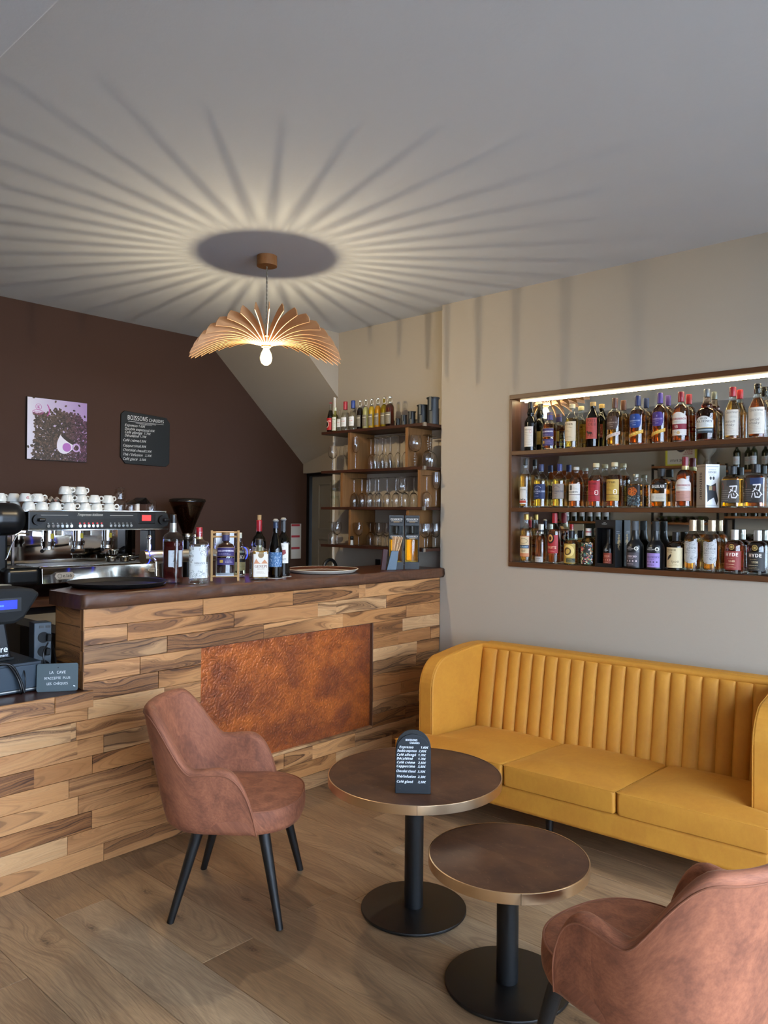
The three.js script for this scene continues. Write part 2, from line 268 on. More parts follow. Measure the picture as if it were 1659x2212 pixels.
// ---------------------------------------------------------------- pendant lamp of plywood fins
{
  const L = thing('pendant_lamp', 'pendant lamp of thin plywood fins around a glowing filament bulb', 'lamp', [2.514, 0, -3.113]);
  const ply = std({ map: plyMap, roughness: 0.6 });
  part(L, 'canopy', metric(cyl(0.052, 0.052, 0.052, 0, CEIL - 0.052, 0, 40), 'y', 4, 4), std({ map: plyMap, color: 0xb8a482, roughness: 0.5 }), 'round wooden ceiling cap');
  const cableMat = std({ color: 0x8d8578, roughness: 0.8 }), ca = [], cb = [];
  for (let i = 0; i <= 60; i++) { const y = lerp(2.36, CEIL - 0.05, i / 60), a = i * 0.9; ca.push(V(0.0022 * Math.cos(a), y, 0.0022 * Math.sin(a))); cb.push(V(-0.0022 * Math.cos(a), y, -0.0022 * Math.sin(a))); }
  part(L, 'cable', merge([tube(ca, 0.0022, 120, 6), tube(cb, 0.0022, 120, 6)]), cableMat, 'twisted grey fabric cable');
  part(L, 'hub', merge([cyl(0.066, 0.066, 0.006, 0, 2.352, 0, 40), cyl(0.024, 0.024, 0.05, 0, 2.308, 0, 32)]), ply);
  part(L, 'bulb_holder', lathe([[0, 2.30], [0.015, 2.30], [0.016, 2.33], [0, 2.33]], 24), blackMatte);
  const hubY = 2.315, N = 36, axis = Math.atan2(0.585, 0.811);
  for (let i = 0; i < N; i++) {
    const a = (i + 0.12) * 2 * Math.PI / N, c2 = Math.cos(2 * a), droop = 0.0075 - 0.083 * c2, hump = 0.034 + 0.008 * c2, bot = [], top = [];
    for (let k = 0; k <= 16; k++) {
      const t = k / 16, r = 0.022 + 0.366 * t, yb = hump * Math.sin(Math.PI * t) + droop * Math.pow(t, 1.6);
      bot.push([r, yb]); top.push([r - 0.010 * t, yb + 0.046 + 0.006 * Math.sin(Math.PI * t) - (t > 0.92 ? 0.020 * ((t - 0.92) / 0.08) ** 2 : 0)]);
    }
    const f = part(L, 'fin', slab([...bot, ...top.reverse()], 0.004, 0.0004).translate(0, 0, -0.002), ply); f.rotation.y = -(axis + a); f.position.y = hubY;
  }
  const bulbMat = std({ color: 0xfff0d0, roughness: 0.2, emissive: new THREE.Color().setRGB(1, 0.80, 0.42), emissiveIntensity: 5 });
  part(L, 'bulb', lathe([[0, 2.213], [0.012, 2.216], [0.024, 2.226], [0.030, 2.242], [0.031, 2.254], [0.026, 2.275], [0.018, 2.292], [0.013, 2.302], [0, 2.303]], 32), bulbMat, 'glowing teardrop bulb');
  const pl = new THREE.PointLight(BULB_COLOR, BULB_INTENSITY, 0, 2); pl.position.set(2.514, 2.262, -3.113); pl.shadow.radius = 0.36; scene.add(pl);
}
// ---------------------------------------------------------------- the bar: planked front, copper panel, tops
const CZ = -2.988, ROW = 0.0752;
{
  const bar0 = thing('bar_counter', 'bar counter clad in staggered figured wood boards with a rusty copper panel', 'bar counter');
  part(bar0, 'carcass', merge([box(2.30, 1.04, 0.10, 1.50 + 1.165, 0.52, CZ - 0.075), box(0.98, 0.64, 0.40, 1.0, 0.322, CZ - 0.235)]), std({ map: blondMap, color: 0xc8a684, roughness: 0.6 }));
  const joints = {
    0: [0.62, 1.06, 1.582, 2.10, 2.62, 3.10, 3.52], 1: [0.60, 0.98, 1.426, 1.95, 2.40, 2.92, 3.38], 2: [0.66, 1.10, 1.528, 2.05, 2.553, 3.07, 3.60], 3: [0.58, 1.02, 1.469, 2.05, 3.21, 3.50],
    4: [0.70, 1.04, 1.43, 1.80, 2.05, 3.21, 3.62], 5: [0.62, 1.09, 1.528, 2.05, 3.21, 3.459], 6: [0.60, 1.12, 1.577, 2.05, 3.21, 3.446], 7: [0.64, 1.0, 1.458, 2.05, 3.21, 3.60], 8: [0.60, 1.05, 1.507, 1.86, 2.05, 3.21, 3.604],
    9: [1.83, 2.05, 3.21, 3.43, 3.737], 10: [1.74, 2.05, 3.21, 3.468], 11: [1.872, 2.414, 2.965, 3.501], 12: [1.68, 2.233, 2.778, 3.321], 13: [2.058, 2.604, 3.143],
  };
  for (let r = 0; r < 14; r++) {
    const left = r < 9 ? 0.52 : 1.4875, xs = [left, ...joints[r], 3.826], y0 = r * ROW, y1 = Math.min((r + 1) * ROW, r < 8 ? 9 : 1.054);
    for (let i = 0; i + 1 < xs.length; i++) {
      const a = xs[i], b = xs[i + 1];
      let top = y1, bot = y0; const over = a >= 2.04 && b <= 3.22;
      if (over && r >= 4 && r <= 10) continue;                                  // the copper panel
      if (over && r === 3) top = 0.241;
      if (r === 8 && b < 1.6) top = 0.658;                                     // under the low worktop
      const g = plankGeo(b - a - 0.0014, top - bot - 0.0014, 0.024, 0.0012, rr(0, 2), (Math.floor(rnd() * STRIPS) + 0.03) * 0.08, 1 / BAR_U, 1 / BAR_V);
      const m = part(bar0, 'plank', g, barWood[Math.floor(rnd() * 4)]); m.position.set((a + b) / 2, (top + bot) / 2, CZ - 0.025 + rr(-0.0012, 0.0022));
    }
  }
  // return at the left end of the high part: end strips and side boards
  for (const [a, b] of [[0.728, 0.815], [0.815, 0.895], [0.895, 0.978], [0.978, 1.054]]) {
    const g = plankGeo(0.225, b - a - 0.0014, 0.02, 0.001, rr(0, 2), (Math.floor(rnd() * STRIPS) + 0.03) * 0.08, 1 / BAR_U, 1 / BAR_V);
    const m = part(bar0, 'plank', g, barWood[2]); m.rotation.y = -Math.PI / 2; m.position.set(1.507, (a + b) / 2, CZ - 0.027 - 0.1125);
  }
  for (const [a, b] of [[0.728, 0.80], [0.80, 0.88], [0.88, 0.965], [0.965, 1.054]]) { const g = metric(box(0.004, b - a - 0.001, 0.028, 1.4855, (a + b) / 2, CZ - 0.013), 'y', 1 / BAR_U, 1 / BAR_V, rr(0, 2), 0.2); part(bar0, 'end_grain', g, barWood[1]); }
  part(bar0, 'side_edge', metric(box(0.03, 0.33, 0.012, 1.507, 0.89, CZ - 0.262), 'y', .5, .5), blond);
  // recessed copper sheet
  const cop = new THREE.PlaneGeometry(1.16, 0.59, 4, 4); cop.attributes.uv.array.forEach((q, i, A) => { A[i] = i % 2 ? q : q * 1.0; });
  const copper = part(bar0, 'copper_panel', slab([[0, 0], [1.17, 0], [1.17, 0.60], [0, 0.60]], 0.004, 0), std({ map: rustMap, bumpMap: rustBump, bumpScale: 0.007, metalness: 0.35, roughness: 0.40 }), 'rust-coloured copper panel with a crackled surface');
  { const p = copper.geometry.attributes.position, uv = copper.geometry.attributes.uv; for (let i = 0; i < p.count; i++) uv.setXY(i, p.getX(i) / 1.17 , p.getY(i) / 0.6); }
  copper.position.set(2.045, 0.236, CZ - 0.023);
  part(bar0, 'panel_frame', merge([box(0.010, 0.59, 0.022, 3.209, 0.531, CZ - 0.012), box(1.165, 0.006, 0.012, 2.628, 0.826, CZ - 0.018)]), walnut);
  // live edge bar top
  const top = [], pts = [];
  for (let i = 0; i <= 70; i++) { const x = lerp(1.456, 3.824, i / 70); pts.push([x, 2.952 - 0.010 * fbm(x * 2.2, 3.1, 3) - 0.004 * n2(x * 9, 2)]); }
  const back = []; for (let i = 0; i <= 30; i++) { const x = lerp(3.824, 1.456, i / 30); back.push([x, x < 1.72 ? lerp(3.24, 3.42, sstep(1.456, 1.72, x)) : 3.42]); }
  // outline seen from above, front edge undercut a little
  const ringAt = (y, dz) => [...pts.map(([x, z], i) => V(x, y, -(z + dz + 0.004 * n2(x * 6, y * 90)))), ...back.map(([x, z]) => V(x, y, -z))];
  const bt = thing('bar_worktop', 'thick dark walnut bar top with a rough live front edge', 'worktop');
  const tg = skin([ringAt(1.056, 0.014), ringAt(1.062, 0.006), ringAt(1.078, 0.0), ringAt(1.098, 0.001), ringAt(1.110, 0.004), ringAt(1.115, 0.010)], true, false, false);
  const liveMat = std({ map: walnutMap, bumpMap: liveBump, bumpScale: 0.004, roughness: 0.5 });
  part(bt, 'live_edge', metric(tg, 'x', 0.5, 1, 0, 0), liveMat);
  const sh = new THREE.Shape([...pts.map(([x, z]) => new THREE.Vector2(x, z + 0.010)), ...back.map(([x, z]) => new THREE.Vector2(x, z))]);
  const cap = new THREE.ShapeGeometry(sh); cap.rotateX(-Math.PI / 2).translate(0, 1.115, 0);
  const cap2 = cap.clone().translate(0, -0.059, 0);
  part(bt, 'top_surface', metric(merge([cap, cap2]), 'x', 0.5, 1), std({ map: walnutMap, bumpMap: walnutBump, bumpScale: 0.0005, roughness: 0.3, color: 0xe8d2c0 }));
  // low worktop at the left end
  const lw = thing('worktop', 'low wooden worktop left of the bar with a thick figured front edge', 'worktop');
  part(lw, 'top_board', metric(rbox(1.02, 0.064, 0.62, 0.006, 0.995, 0.693, -3.265, 2), 'x', 0.5, 1), std({ map: walnutMap, roughness: 0.35, color: 0xd8b090 }));
  for (const [a, b, k] of [[0.49, 0.86, 2], [0.86, 1.352, 5], [1.352, 1.511, 9]]) { const g = plankGeo(b - a - 0.001, 0.066, 0.014, 0.003, rr(0, 2), k * 0.08 + 0.004, 1 / BAR_U, 1 / BAR_V); const m = part(lw, 'edge_board', g, barWood[1]); m.position.set((a + b) / 2, 0.693, -2.962); }
}
// ---------------------------------------------------------------- velvet tub chairs
function tubChair(label) {
  const c = thing('tub_chair', label, 'chair');
  const cloth = phy({ map: velvetRust, roughness: 0.75, sheen: 1, sheenRoughness: 0.45, sheenColor: new THREE.Color().setRGB(0.40, 0.22, 0.125), bumpMap: fuzz, bumpScale: 0.0005 });
  const plan = [], A = 0.25, zc = -0.075, B = 0.268, FZ = 0.108;
  for (let i = 0; i < 16; i++) plan.push([-A * lerp(0.985, 1, i / 15), lerp(FZ, zc, i / 15)]);
  for (let i = 1; i < 40; i++) { const th = Math.PI + Math.PI * i / 40, n = 2.5, cx = Math.cos(th), sx = Math.sin(th), k = Math.pow(Math.abs(cx) ** n + Math.abs(sx) ** n, -1 / n); plan.push([A * k * cx, zc + B * k * sx]); }
  for (let i = 0; i < 16; i++) plan.push([A * lerp(1, 0.985, i / 15), lerp(zc, FZ, i / 15)]);
  const ytop = (z) => {
    if (z > -0.02) { const s = clamp((z + 0.02) / (FZ + 0.02)); return 0.315 + 0.243 * Math.pow(1 - Math.pow(s, 2.3), 1 / 1.5); }
    const s = clamp((-z - 0.130) / 0.165); return 0.558 - 0.006 * sstep(0.02, 0.13, -z) + 0.192 * (s * s * (3 - 2 * s)) ;
  };
  const rings = [], T = 0.042, nrm = (i) => { const a = plan[Math.max(0, i - 1)], b = plan[Math.min(plan.length - 1, i + 1)], dx = b[0] - a[0], dz = b[1] - a[1], l = Math.hypot(dx, dz); return [-dz / l, dx / l]; };
  const rim = [];
  plan.forEach(([x, z], i) => {
    const [nx, nz] = nrm(i), yt = ytop(z), y0 = 0.312, hgt = yt - y0, thick = T * (1 - 0.55 * sstep(0.0, FZ, z)), R = [];
    const at = (y, inset) => {                                                       // outer skin tapers towards the bottom
      const v = clamp((y - y0) / 0.26), s = lerp(0.84, 1, Math.pow(v, 0.65)) , tz = z < 0 ? lerp(0.74, 1, Math.pow(clamp((y - y0) / 0.44), 0.75)) : 1, lean = z < -0.1 ? -0.012 * sstep(0.5, 0.8, y) : 0;
      return V((x + nx * inset) * s, y, (z + nz * inset) * tz + lean);
    };
    const h1 = Math.max(hgt - thick / 2, hgt * 0.5);
    for (const f of [0, 0.04, 0.12, 0.25, 0.4, 0.55, 0.7, 0.85, 1]) R.push(at(y0 + h1 * f, f === 0 ? 0.012 : 0));
    for (let k = 1; k < 6; k++) { const a = Math.PI * k / 6; R.push(at(y0 + h1 + (hgt - h1) * Math.sin(a), thick / 2 * (1 - Math.cos(a)))); }
    for (const f of [1, 0.8, 0.6, 0.4, 0.2]) R.push(at(y0 + h1 * f, thick));
    rings.push(R); const q = at(y0 + h1 * 0.995, -0.0012); rim.push(q);
  });
  const g = skin(rings, false); g.attributes.uv.array.forEach((q, i, U) => { U[i] *= i % 2 ? 2.4 : 1.2; });
  const shellM = part(c, 'shell', g, cloth); cloth.side = THREE.DoubleSide;
  part(shellM, 'seam', tube(rim, 0.0022, 160, 6), cloth);
  const seatR = (s, y, dz = 0) => { const R = []; for (let i = 0; i < 56; i++) { const th = 2 * Math.PI * i / 56, cx = Math.cos(th), sz = Math.sin(th), n = sz > 0 ? 2.5 : 3.2, k = Math.pow(Math.abs(cx) ** n + Math.abs(sz) ** n, -1 / n); R.push(V(0.222 * s * k * cx, y, (sz > 0 ? 0.02 + 0.222 * s * k * sz : 0.02 + 0.20 * s * k * sz) + dz)); } return R; };
  const sg = skin([seatR(0.9, 0.312), seatR(0.97, 0.318), seatR(1.0, 0.335), seatR(1.008, 0.36), seatR(1.0, 0.388), seatR(0.985, 0.398), seatR(0.955, 0.401), seatR(0.9, 0.405), seatR(0.6, 0.413), seatR(0.25, 0.416)].map((r) => r.reverse()), true, true, true);
  sg.attributes.uv.array.forEach((q, i, U) => { const k = i >> 1, p = sg.attributes.position; U[i] = i % 2 ? p.getZ(k) * 2.4 + p.getY(k) * 2 : p.getX(k) * 2.4; });
  const seat = part(c, 'seat', sg, cloth); part(seat, 'piping', tube(seatR(0.985, 0.399), 0.003, 120, 6, true), cloth);
  for (const [sx, sz] of [[-1, 1], [1, 1], [-1, -1], [1, -1]]) part(c, 'leg', bar(V(sx * 0.172, 0.33, sz > 0 ? 0.125 : -0.105), V(sx * (sz > 0 ? 0.226 : 0.207), 0, sz > 0 ? 0.197 : -0.197), 0.0215, 0.0125), blackPaint);
  return c;
}
const chairA = tubChair('rust velvet tub chair with black legs in front of the copper panel');
chairA.position.set(1.791, 0, -2.349); chairA.rotation.y = Math.atan2(0.634, 0.773);
copyOf(chairA, [1.812, 0, -0.768], 166 * Math.PI / 180, 'rust velvet tub chair seen from behind, beside the smaller round table');
// ---------------------------------------------------------------- round tables
function roundTable(label, x, z, h, r, br, cr) {
  const t = thing('round_table', label, 'table', [x, 0, z]);
  const top = lathe([[0, h - 0.001], [r - 0.003, h - 0.001], [r - 0.002, h - 0.028], [0, h - 0.028]], 96); { const p = top.attributes.position, u = top.attributes.uv; for (let i = 0; i < p.count; i++) u.setXY(i, p.getX(i) * 1.3 + x, p.getZ(i) * 1.3 + z); }
  part(t, 'tabletop', top, phy({ map: stoneMap, roughness: 0.5, specularIntensity: 0.45 }), 'brown stone-look top');
  const rimG = lathe([[r - 0.004, h], [r - 0.0005, h], [r, h - 0.001], [r, h - 0.031], [r - 0.001, h - 0.032], [r - 0.004, h - 0.032]], 128); { const u = rimG.attributes.uv; for (let i = 0; i < u.count; i++) u.setXY(i, u.getX(i) * 3, u.getY(i)); }
  part(t, 'rim', rimG, phy({ color: 0xdcc09c, metalness: 1, roughness: 0.28, bumpMap: brushed, bumpScale: 0.00008 }), 'brushed bronze-coloured edge band');
  part(t, 'rim_joint', box(0.0016, 0.032, 0.0012, 0, h - 0.016, 0).translate(0, 0, r).rotateY(-0.85), std({ color: 0x6e5a44, metalness: 0.8, roughness: 0.5 }));
  part(t, 'column', merge([cyl(cr, cr, h - 0.04, 0, 0.012, 0, 40), cyl(0.10, 0.10, 0.006, 0, h - 0.036, 0, 40)]), std({ color: 0x0c0e11, roughness: 0.45 }));
  part(t, 'base_plate', lathe([[0, 0.004], [br - 0.001, 0.004], [br, 0.006], [br, 0.012], [br - 0.002, 0.014], [0, 0.016]], 96), std({ color: 0x0e0d0c, roughness: 0.42 }));
  for (let i = 0; i < 3; i++) part(t, 'glide', cyl(0.012, 0.012, 0.006, br * 0.85 * Math.cos(i * 2.1 + 0.5), 0, br * 0.85 * Math.sin(i * 2.1 + 0.5), 16), blackPlastic);
  return t;
}
roundTable('larger brown round table with the chalkboard menu standing on it', 2.166, -1.802, 0.5, 0.318, 0.193, 0.0345);
roundTable('smaller brown round table in front of the yellow sofa', 2.017, -1.300, 0.402, 0.246, 0.192, 0.0335);
// ---------------------------------------------------------------- yellow channel-back sofa
{
  const s = thing('sofa', 'mustard yellow velvet sofa with a channelled back and three seat cushions', 'sofa', [2.847, 0, -2.5], -86.6 * Math.PI / 180);
  const gold = phy({ map: velvetGold, roughness: 0.7, sheen: 1, sheenRoughness: 0.4, sheenColor: new THREE.Color().setRGB(0.55, 0.36, 0.08), bumpMap: fuzz, bumpScale: 0.0003 });
  const pipe = (pts, r = 0.003, closed = false) => tube(pts, r, Math.max(20, pts.length * 8), 6, closed);
  const m2uv = (g) => metric(g, 'x', 0.8, 0.8);
  part(s, 'base', m2uv(rbox(1.70, 0.105, 0.74, 0.02, 0.85, 0.1975, -0.375, 3)), gold);
  // seat cushions; the outer two reach round the fronts of the arms
  const cush = (xl, xr) => {
    const Y0 = 0.247, rows = [], seam = [[], [], []];
    for (const [z, ins] of [[0.004, 0.014], [0.001, 0.006], [-0.006, 0.001], [-0.03, 0], [-0.08, 0], [-0.13, 0], [-0.17, 0], [-0.19, 0], [-0.205, 0], [-0.24, 0], [-0.32, 0], [-0.42, 0], [-0.52, 0], [-0.60, 0], [-0.63, 0.006], [-0.64, 0.02]]) {
      const a = xl(z) + ins, b = xr(z) - ins, cxm = (a + b) / 2, hw = (b - a) / 2, top = 0.344 - 0.045 * clamp(-z / 0.6) - ins * 0.6, bot = Y0 + ins * 0.5, R = [], hy = (top - bot) / 2, cy = (top + bot) / 2, rad = 0.014;
      const fl = sstep(0.004, -0.12, z) * sstep(-0.66, -0.54, z);
      for (const [sx, sy, a0] of [[1, -1, -Math.PI / 2], [1, 1, 0], [-1, 1, Math.PI / 2], [-1, -1, Math.PI]]) {
        for (let k = 0; k <= 4; k++) { const t = a0 + Math.PI / 2 * k / 4; R.push(V(cxm + sx * (hw - rad) + rad * Math.cos(t), cy + sy * (hy - rad) + rad * Math.sin(t), z)); }
        if (sx === 1 && sy === 1) for (let k = 1; k < 12; k++) { const t = k / 12; R.push(V(cxm + (hw - rad) * (1 - 2 * t), top + 0.020 * fl * Math.pow(Math.sin(Math.PI * t), 0.6), z)); }
      }
      rows.push(R); if (z > -0.60) { seam[0].push(V(a + 0.002, top - 0.005, z)); seam[1].push(V(b - 0.002, top - 0.005, z)); if (z === -0.006) seam[2].push(...[0, .1, .2, .3, .4, .5, .6, .7, .8, .9, 1].map((t) => V(lerp(a + .002, b - .002, t), top - 0.0035, 0.0005))); }
    }
    const m = part(s, 'seat_cushion', m2uv(skin(rows.reverse(), true, true, true)), gold);
    part(m, 'piping', merge(seam.map((p) => pipe(p.length > 3 ? p.slice(p === seam[2] ? 0 : 2) : p, 0.0028))), gold);
  };
  const T = (wide, narrow) => (z) => lerp(wide, narrow, sstep(-0.165, -0.20, z));
  cush(T(0.0, 0.092), () => 0.606); cush(() => 0.612, () => 1.126); cush(() => 1.132, T(1.70, 1.578));
  // arms: upright panels with a rounded top front corner
  const armOutline = []; const R = 0.15;
  armOutline.push([-0.76, 0.15], [-0.205, 0.15], [-0.20, 0.45]);
  for (let i = 0; i <= 10; i++) { const a = Math.PI / 2 * i / 10; armOutline.push([-0.20 - R * (1 - Math.cos(a)), 0.715 - R + R * 1.0 * Math.sin(a)]); }
  armOutline.push([-0.55, 0.735], [-0.68, 0.738], [-0.76, 0.735]);
  for (const x0 of [0.0, 1.585]) {
    const g = slab(armOutline.map(([z, y]) => [-z, y]), 0.085, 0.012); g.rotateY(Math.PI / 2);   // (x, y) -> (z, y)
    const a = part(s, 'arm', m2uv(g.translate(x0, 0, 0)), gold);
    for (const xi of [x0 + 0.004, x0 + 0.081]) part(a, 'piping', pipe(armOutline.slice(1).map(([z, y]) => V(xi, y + (y > 0.3 ? -0.004 : 0), z - 0.004)), 0.003), gold);
  }
  // back: frame, cap roll and channels
  const backF = []; const zb = (y) => -0.615 - 0.075 * clamp((y - 0.29) / 0.44);
  part(s, 'back', m2uv(mergeVertices(slab([[0.64, 0.16], [0.80, 0.16], [0.80, 0.70], [0.79, 0.73], [0.765, 0.742], [0.72, 0.74], [0.705, 0.73], [0.70, 0.70]], 1.50, 0.006).rotateY(Math.PI / 2).translate(0.085, 0, 0))), gold);
  const w = 0.0722, e1 = 0.095, widths = [e1, ...Array(18).fill(w), 1.50 - e1 - 18 * w]; let x = 0.085;
  for (const wd of widths) {
    const ringAt = (y, k) => { const R = []; for (let i = 0; i <= 12; i++) { const t = i / 12, b = Math.pow(Math.sin(Math.PI * t), 0.5) * 0.017 * k; R.push(V(x + wd * t, y - (i === 0 || i === 12 ? 0.001 : 0), zb(y) + b)); } return R; };
    part(s, 'back_channel', m2uv(skin([ringAt(0.27, 1), ringAt(0.36, 1), ringAt(0.5, 1), ringAt(0.64, 1), ringAt(0.69, 0.95), ringAt(0.708, 0.7), ringAt(0.716, 0.1)], false)), gold); x += wd;
  }
  gold.side = THREE.DoubleSide;
  part(s, 'back_roll', m2uv(merge([tube([V(0.085, 0.722, -0.698), V(0.8, 0.722, -0.698), V(1.585, 0.722, -0.698)], 0.017, 40, 12)])), gold);
  for (const [lx, lz] of [[0.10, -0.12], [0.78, -0.12], [1.58, -0.12], [0.10, -0.66], [0.78, -0.66], [1.58, -0.66]]) part(s, 'leg', cyl(0.014, 0.019, 0.148, lx, 0, lz, 16), blackPaint);
}
// ---------------------------------------------------------------- printed labels: one atlas of canvas drawings
const atlasCanvas = document.createElement('canvas'); atlasCanvas.width = atlasCanvas.height = 2048;
const ax = atlasCanvas.getContext('2d'); ax.clearRect(0, 0, 2048, 2048);
let cellX = 0, cellY = 0, cellH = 0;
function cell(w, h, draw) {
  if (cellX + w > 2048) { cellX = 0; cellY += cellH + 4; cellH = 0; }
  const x = cellX, y = cellY; cellX += w + 4; cellH = Math.max(cellH, h);
  ax.save(); ax.translate(x, y); ax.beginPath(); ax.rect(0, 0, w, h); ax.clip(); draw(ax, w, h); ax.restore();
  return [x / 2048, 1 - (y + h) / 2048, (x + w) / 2048, 1 - y / 2048];
}
function text(c, s, x, y, size, color, font = 'sans-serif', style = '', align = 'center', maxW) { c.fillStyle = color; c.font = style + ' ' + size + 'px ' + font; c.textAlign = align; c.textBaseline = 'middle'; maxW ? c.fillText(s, x, y, maxW) : c.fillText(s, x, y); }
function lines(c, x, y, w, n, gap, color, th = 2) { c.fillStyle = color; for (let i = 0; i < n; i++) { let q = x; const end = x + w * (0.7 + 0.3 * ((i * 7) % 5) / 4); while (q < end) { const l = 4 + ((i * 13 + q * 7) % 11); c.fillRect(q, y + i * gap, Math.min(l, end - q), th); q += l + 3; } } }
const fillR = (c, col, x, y, w, h) => { c.fillStyle = col; c.fillRect(x, y, w, h); };
const plain = (col) => (c, w, h) => fillR(c, col, 0, 0, w, h);
function arch(c, col, w, h, k = 0.22) { c.fillStyle = col; c.beginPath(); c.moveTo(0, h); c.lineTo(0, h * k); c.quadraticCurveTo(w / 2, -h * k * 0.8, w, h * k); c.lineTo(w, h); c.fill(); }
function kanji(c, x, y, s, col) { c.strokeStyle = col; c.lineCap = 'round'; c.lineJoin = 'round'; const P = (w, pts) => { c.lineWidth = w * s; c.beginPath(); pts.forEach(([a, b], i) => (i ? c.lineTo(x + a * s, y + b * s) : c.moveTo(x + a * s, y + b * s))); c.stroke(); }; P(.10, [[.15, .10], [.80, .08], [.72, .52], [.60, .46]]); P(.09, [[.48, .10], [.36, .36], [.12, .56]]); P(.08, [[.22, .34], [.44, .44]]); P(.08, [[.10, .70], [.02, .92]]); P(.10, [[.28, .66], [.34, .92], [.72, .94], [.82, .80]]); P(.08, [[.50, .62], [.56, .74]]); P(.08, [[.78, .60], [.94, .76]]); }
const L_ = {};
{
  const S = 'serif';
  L_.whiteScript = cell(120, 150, (c, w, h) => { fillR(c, '#dcd6cc', 0, 0, w, h); text(c, 'Redbreast', w / 2, 22, 18, '#6c6a66', S, 'italic'); lines(c, 12, 44, 96, 3, 12, '#8a8680'); lines(c, 12, 84, 96, 5, 12, '#9a958e'); c.strokeStyle = '#c98a8a'; c.lineWidth = 3; c.beginPath(); c.arc(92, 36, 12, 0, 7); c.stroke(); });
  L_.backYellow = cell(80, 110, (c, w, h) => { fillR(c, '#cdb46a', 0, 0, w, h); lines(c, 8, 12, 62, 7, 12, '#7d6c3c'); });
  L_.purple = cell(130, 90, (c, w, h) => { fillR(c, '#382c63', 0, 0, w, h); fillR(c, '#b9965a', 0, 0, w, 4); fillR(c, '#b9965a', 0, h - 4, w, 4); text(c, 'KILCHOMAN', w / 2, 36, 22, '#e9e6ef', 'sans-serif', 'bold', 'center', 116); lines(c, 14, 62, 100, 2, 9, '#b9b2d4'); });
  L_.purpleLow = cell(130, 56, (c, w, h) => { fillR(c, '#3d3066', 0, 0, w, h); fillR(c, '#c7a24a', 24, 14, 24, 24); lines(c, 60, 16, 56, 3, 10, '#c9c3de'); });
  const arran = (bg, ink, swirl) => cell(130, 200, (c, w, h) => { fillR(c, bg, 0, 0, w, h); text(c, 'arran', 8, 26, 32, ink, S, 'bold', 'left'); lines(c, 10, 52, 100, 2, 10, ink, 2); lines(c, 10, 84, 60, 3, 10, ink, 2); if (swirl) { c.strokeStyle = swirl; c.lineWidth = 6; c.beginPath(); c.arc(98, 108, 13, 2.2, 6.2); c.arc(98, 124, 13, 0.2, 4.4); c.stroke(); fillR(c, 'rgba(40,20,20,0.8)', 0, 140, w, 4); } lines(c, 10, 156, 106, 3, 12, ink, 2); });
  L_.arranCream = arran('#d9c7a8', '#5c4c3a'); L_.arranRed = arran('#a3202e', '#3f1016', '#efe6da'); L_.arranGold = arran('#c2a04a', '#4c3c18', '#f0e8d6');
  L_.redDog = cell(130, 190, (c, w, h) => { fillR(c, '#b04a42', 0, 0, w, h); text(c, 'POIT', w / 2 + 8, 26, 36, '#6d2a26', S, 'bold'); text(c, 'OUR', w / 2 + 20, 60, 34, '#6d2a26', S, 'bold'); lines(c, 12, 84, 100, 2, 9, '#6d2a26'); c.fillStyle = '#2a1414'; c.beginPath(); c.ellipse(62, 136, 26, 11, 0.1, 0, 7); c.fill(); for (const x of [44, 54, 72, 84]) fillR(c, '#2a1414', x, 140, 5, 22); c.beginPath(); c.ellipse(36, 124, 10, 8, -0.5, 0, 7); c.fill(); lines(c, 60, 172, 60, 1, 9, '#6d2a26'); });
  const oval = (col, ink) => cell(130, 124, (c, w, h) => { c.fillStyle = col; c.beginPath(); c.moveTo(20, 6); c.quadraticCurveTo(65, -4, 110, 6); c.quadraticCurveTo(140, 62, 110, 116); c.quadraticCurveTo(65, 128, 20, 116); c.quadraticCurveTo(-10, 62, 20, 6); c.fill(); text(c, 'Y', 65, 34, 20, ink, S); text(c, 'COTSWOLDS', 65, 60, 18, ink, S, '', 'center', 100); lines(c, 22, 78, 86, 1, 8, ink); text(c, 'CASK', 65, 96, 12, ink, S); });
  L_.ovalBrown = oval('#4a3228', '#cbbcae'); L_.ovalBlue = oval('#16408c', '#d4dcf0'); L_.ovalPurple = oval('#463080', '#cfc6e6');
  const strap = (a, b) => cell(150, 70, (c, w, h) => { c.fillStyle = a; c.beginPath(); c.moveTo(0, 40); c.lineTo(w, 0); c.lineTo(w, 26); c.lineTo(0, 68); c.fill(); c.fillStyle = b; for (let i = 0; i < 5; i++) c.fillRect(20 + i * 24, 40 - i * 6, 12, 5); });
  L_.strapWhite = strap('#cfc0b6', '#a08878'); L_.strapGold = strap('#d0a640', '#f3da8c');
  L_.ben15 = cell(140, 200, (c, w, h) => { arch(c, '#dfdad2', w, h); text(c, 'BENROMACH', w / 2, 62, 24, '#8c2434', 'sans-serif', 'bold', 'center', 128); lines(c, 16, 82, 108, 2, 8, '#6d8087'); fillR(c, '#8a2438', 0, 104, w, 46); text(c, '15', 54, 127, 30, '#f0e8e0', 'sans-serif', 'bold'); lines(c, 20, 162, 100, 2, 12, '#8d8880'); c.fillStyle = '#c8a874'; c.beginPath(); c.arc(74, 178, 14, 0, 7); c.fill(); });
  L_.benPink = cell(140, 200, (c, w, h) => { arch(c, '#e4dcd6', w, h); text(c, 'BENROMACH', w / 2, 64, 24, '#8c2434', 'sans-serif', 'bold', 'center', 128); lines(c, 16, 84, 108, 2, 8, '#6d8087'); fillR(c, '#bf8f80', 0, 112, w, 88); lines(c, 14, 126, 60, 1, 8, '#8c2434', 4); lines(c, 14, 144, 110, 4, 12, '#94685c'); });
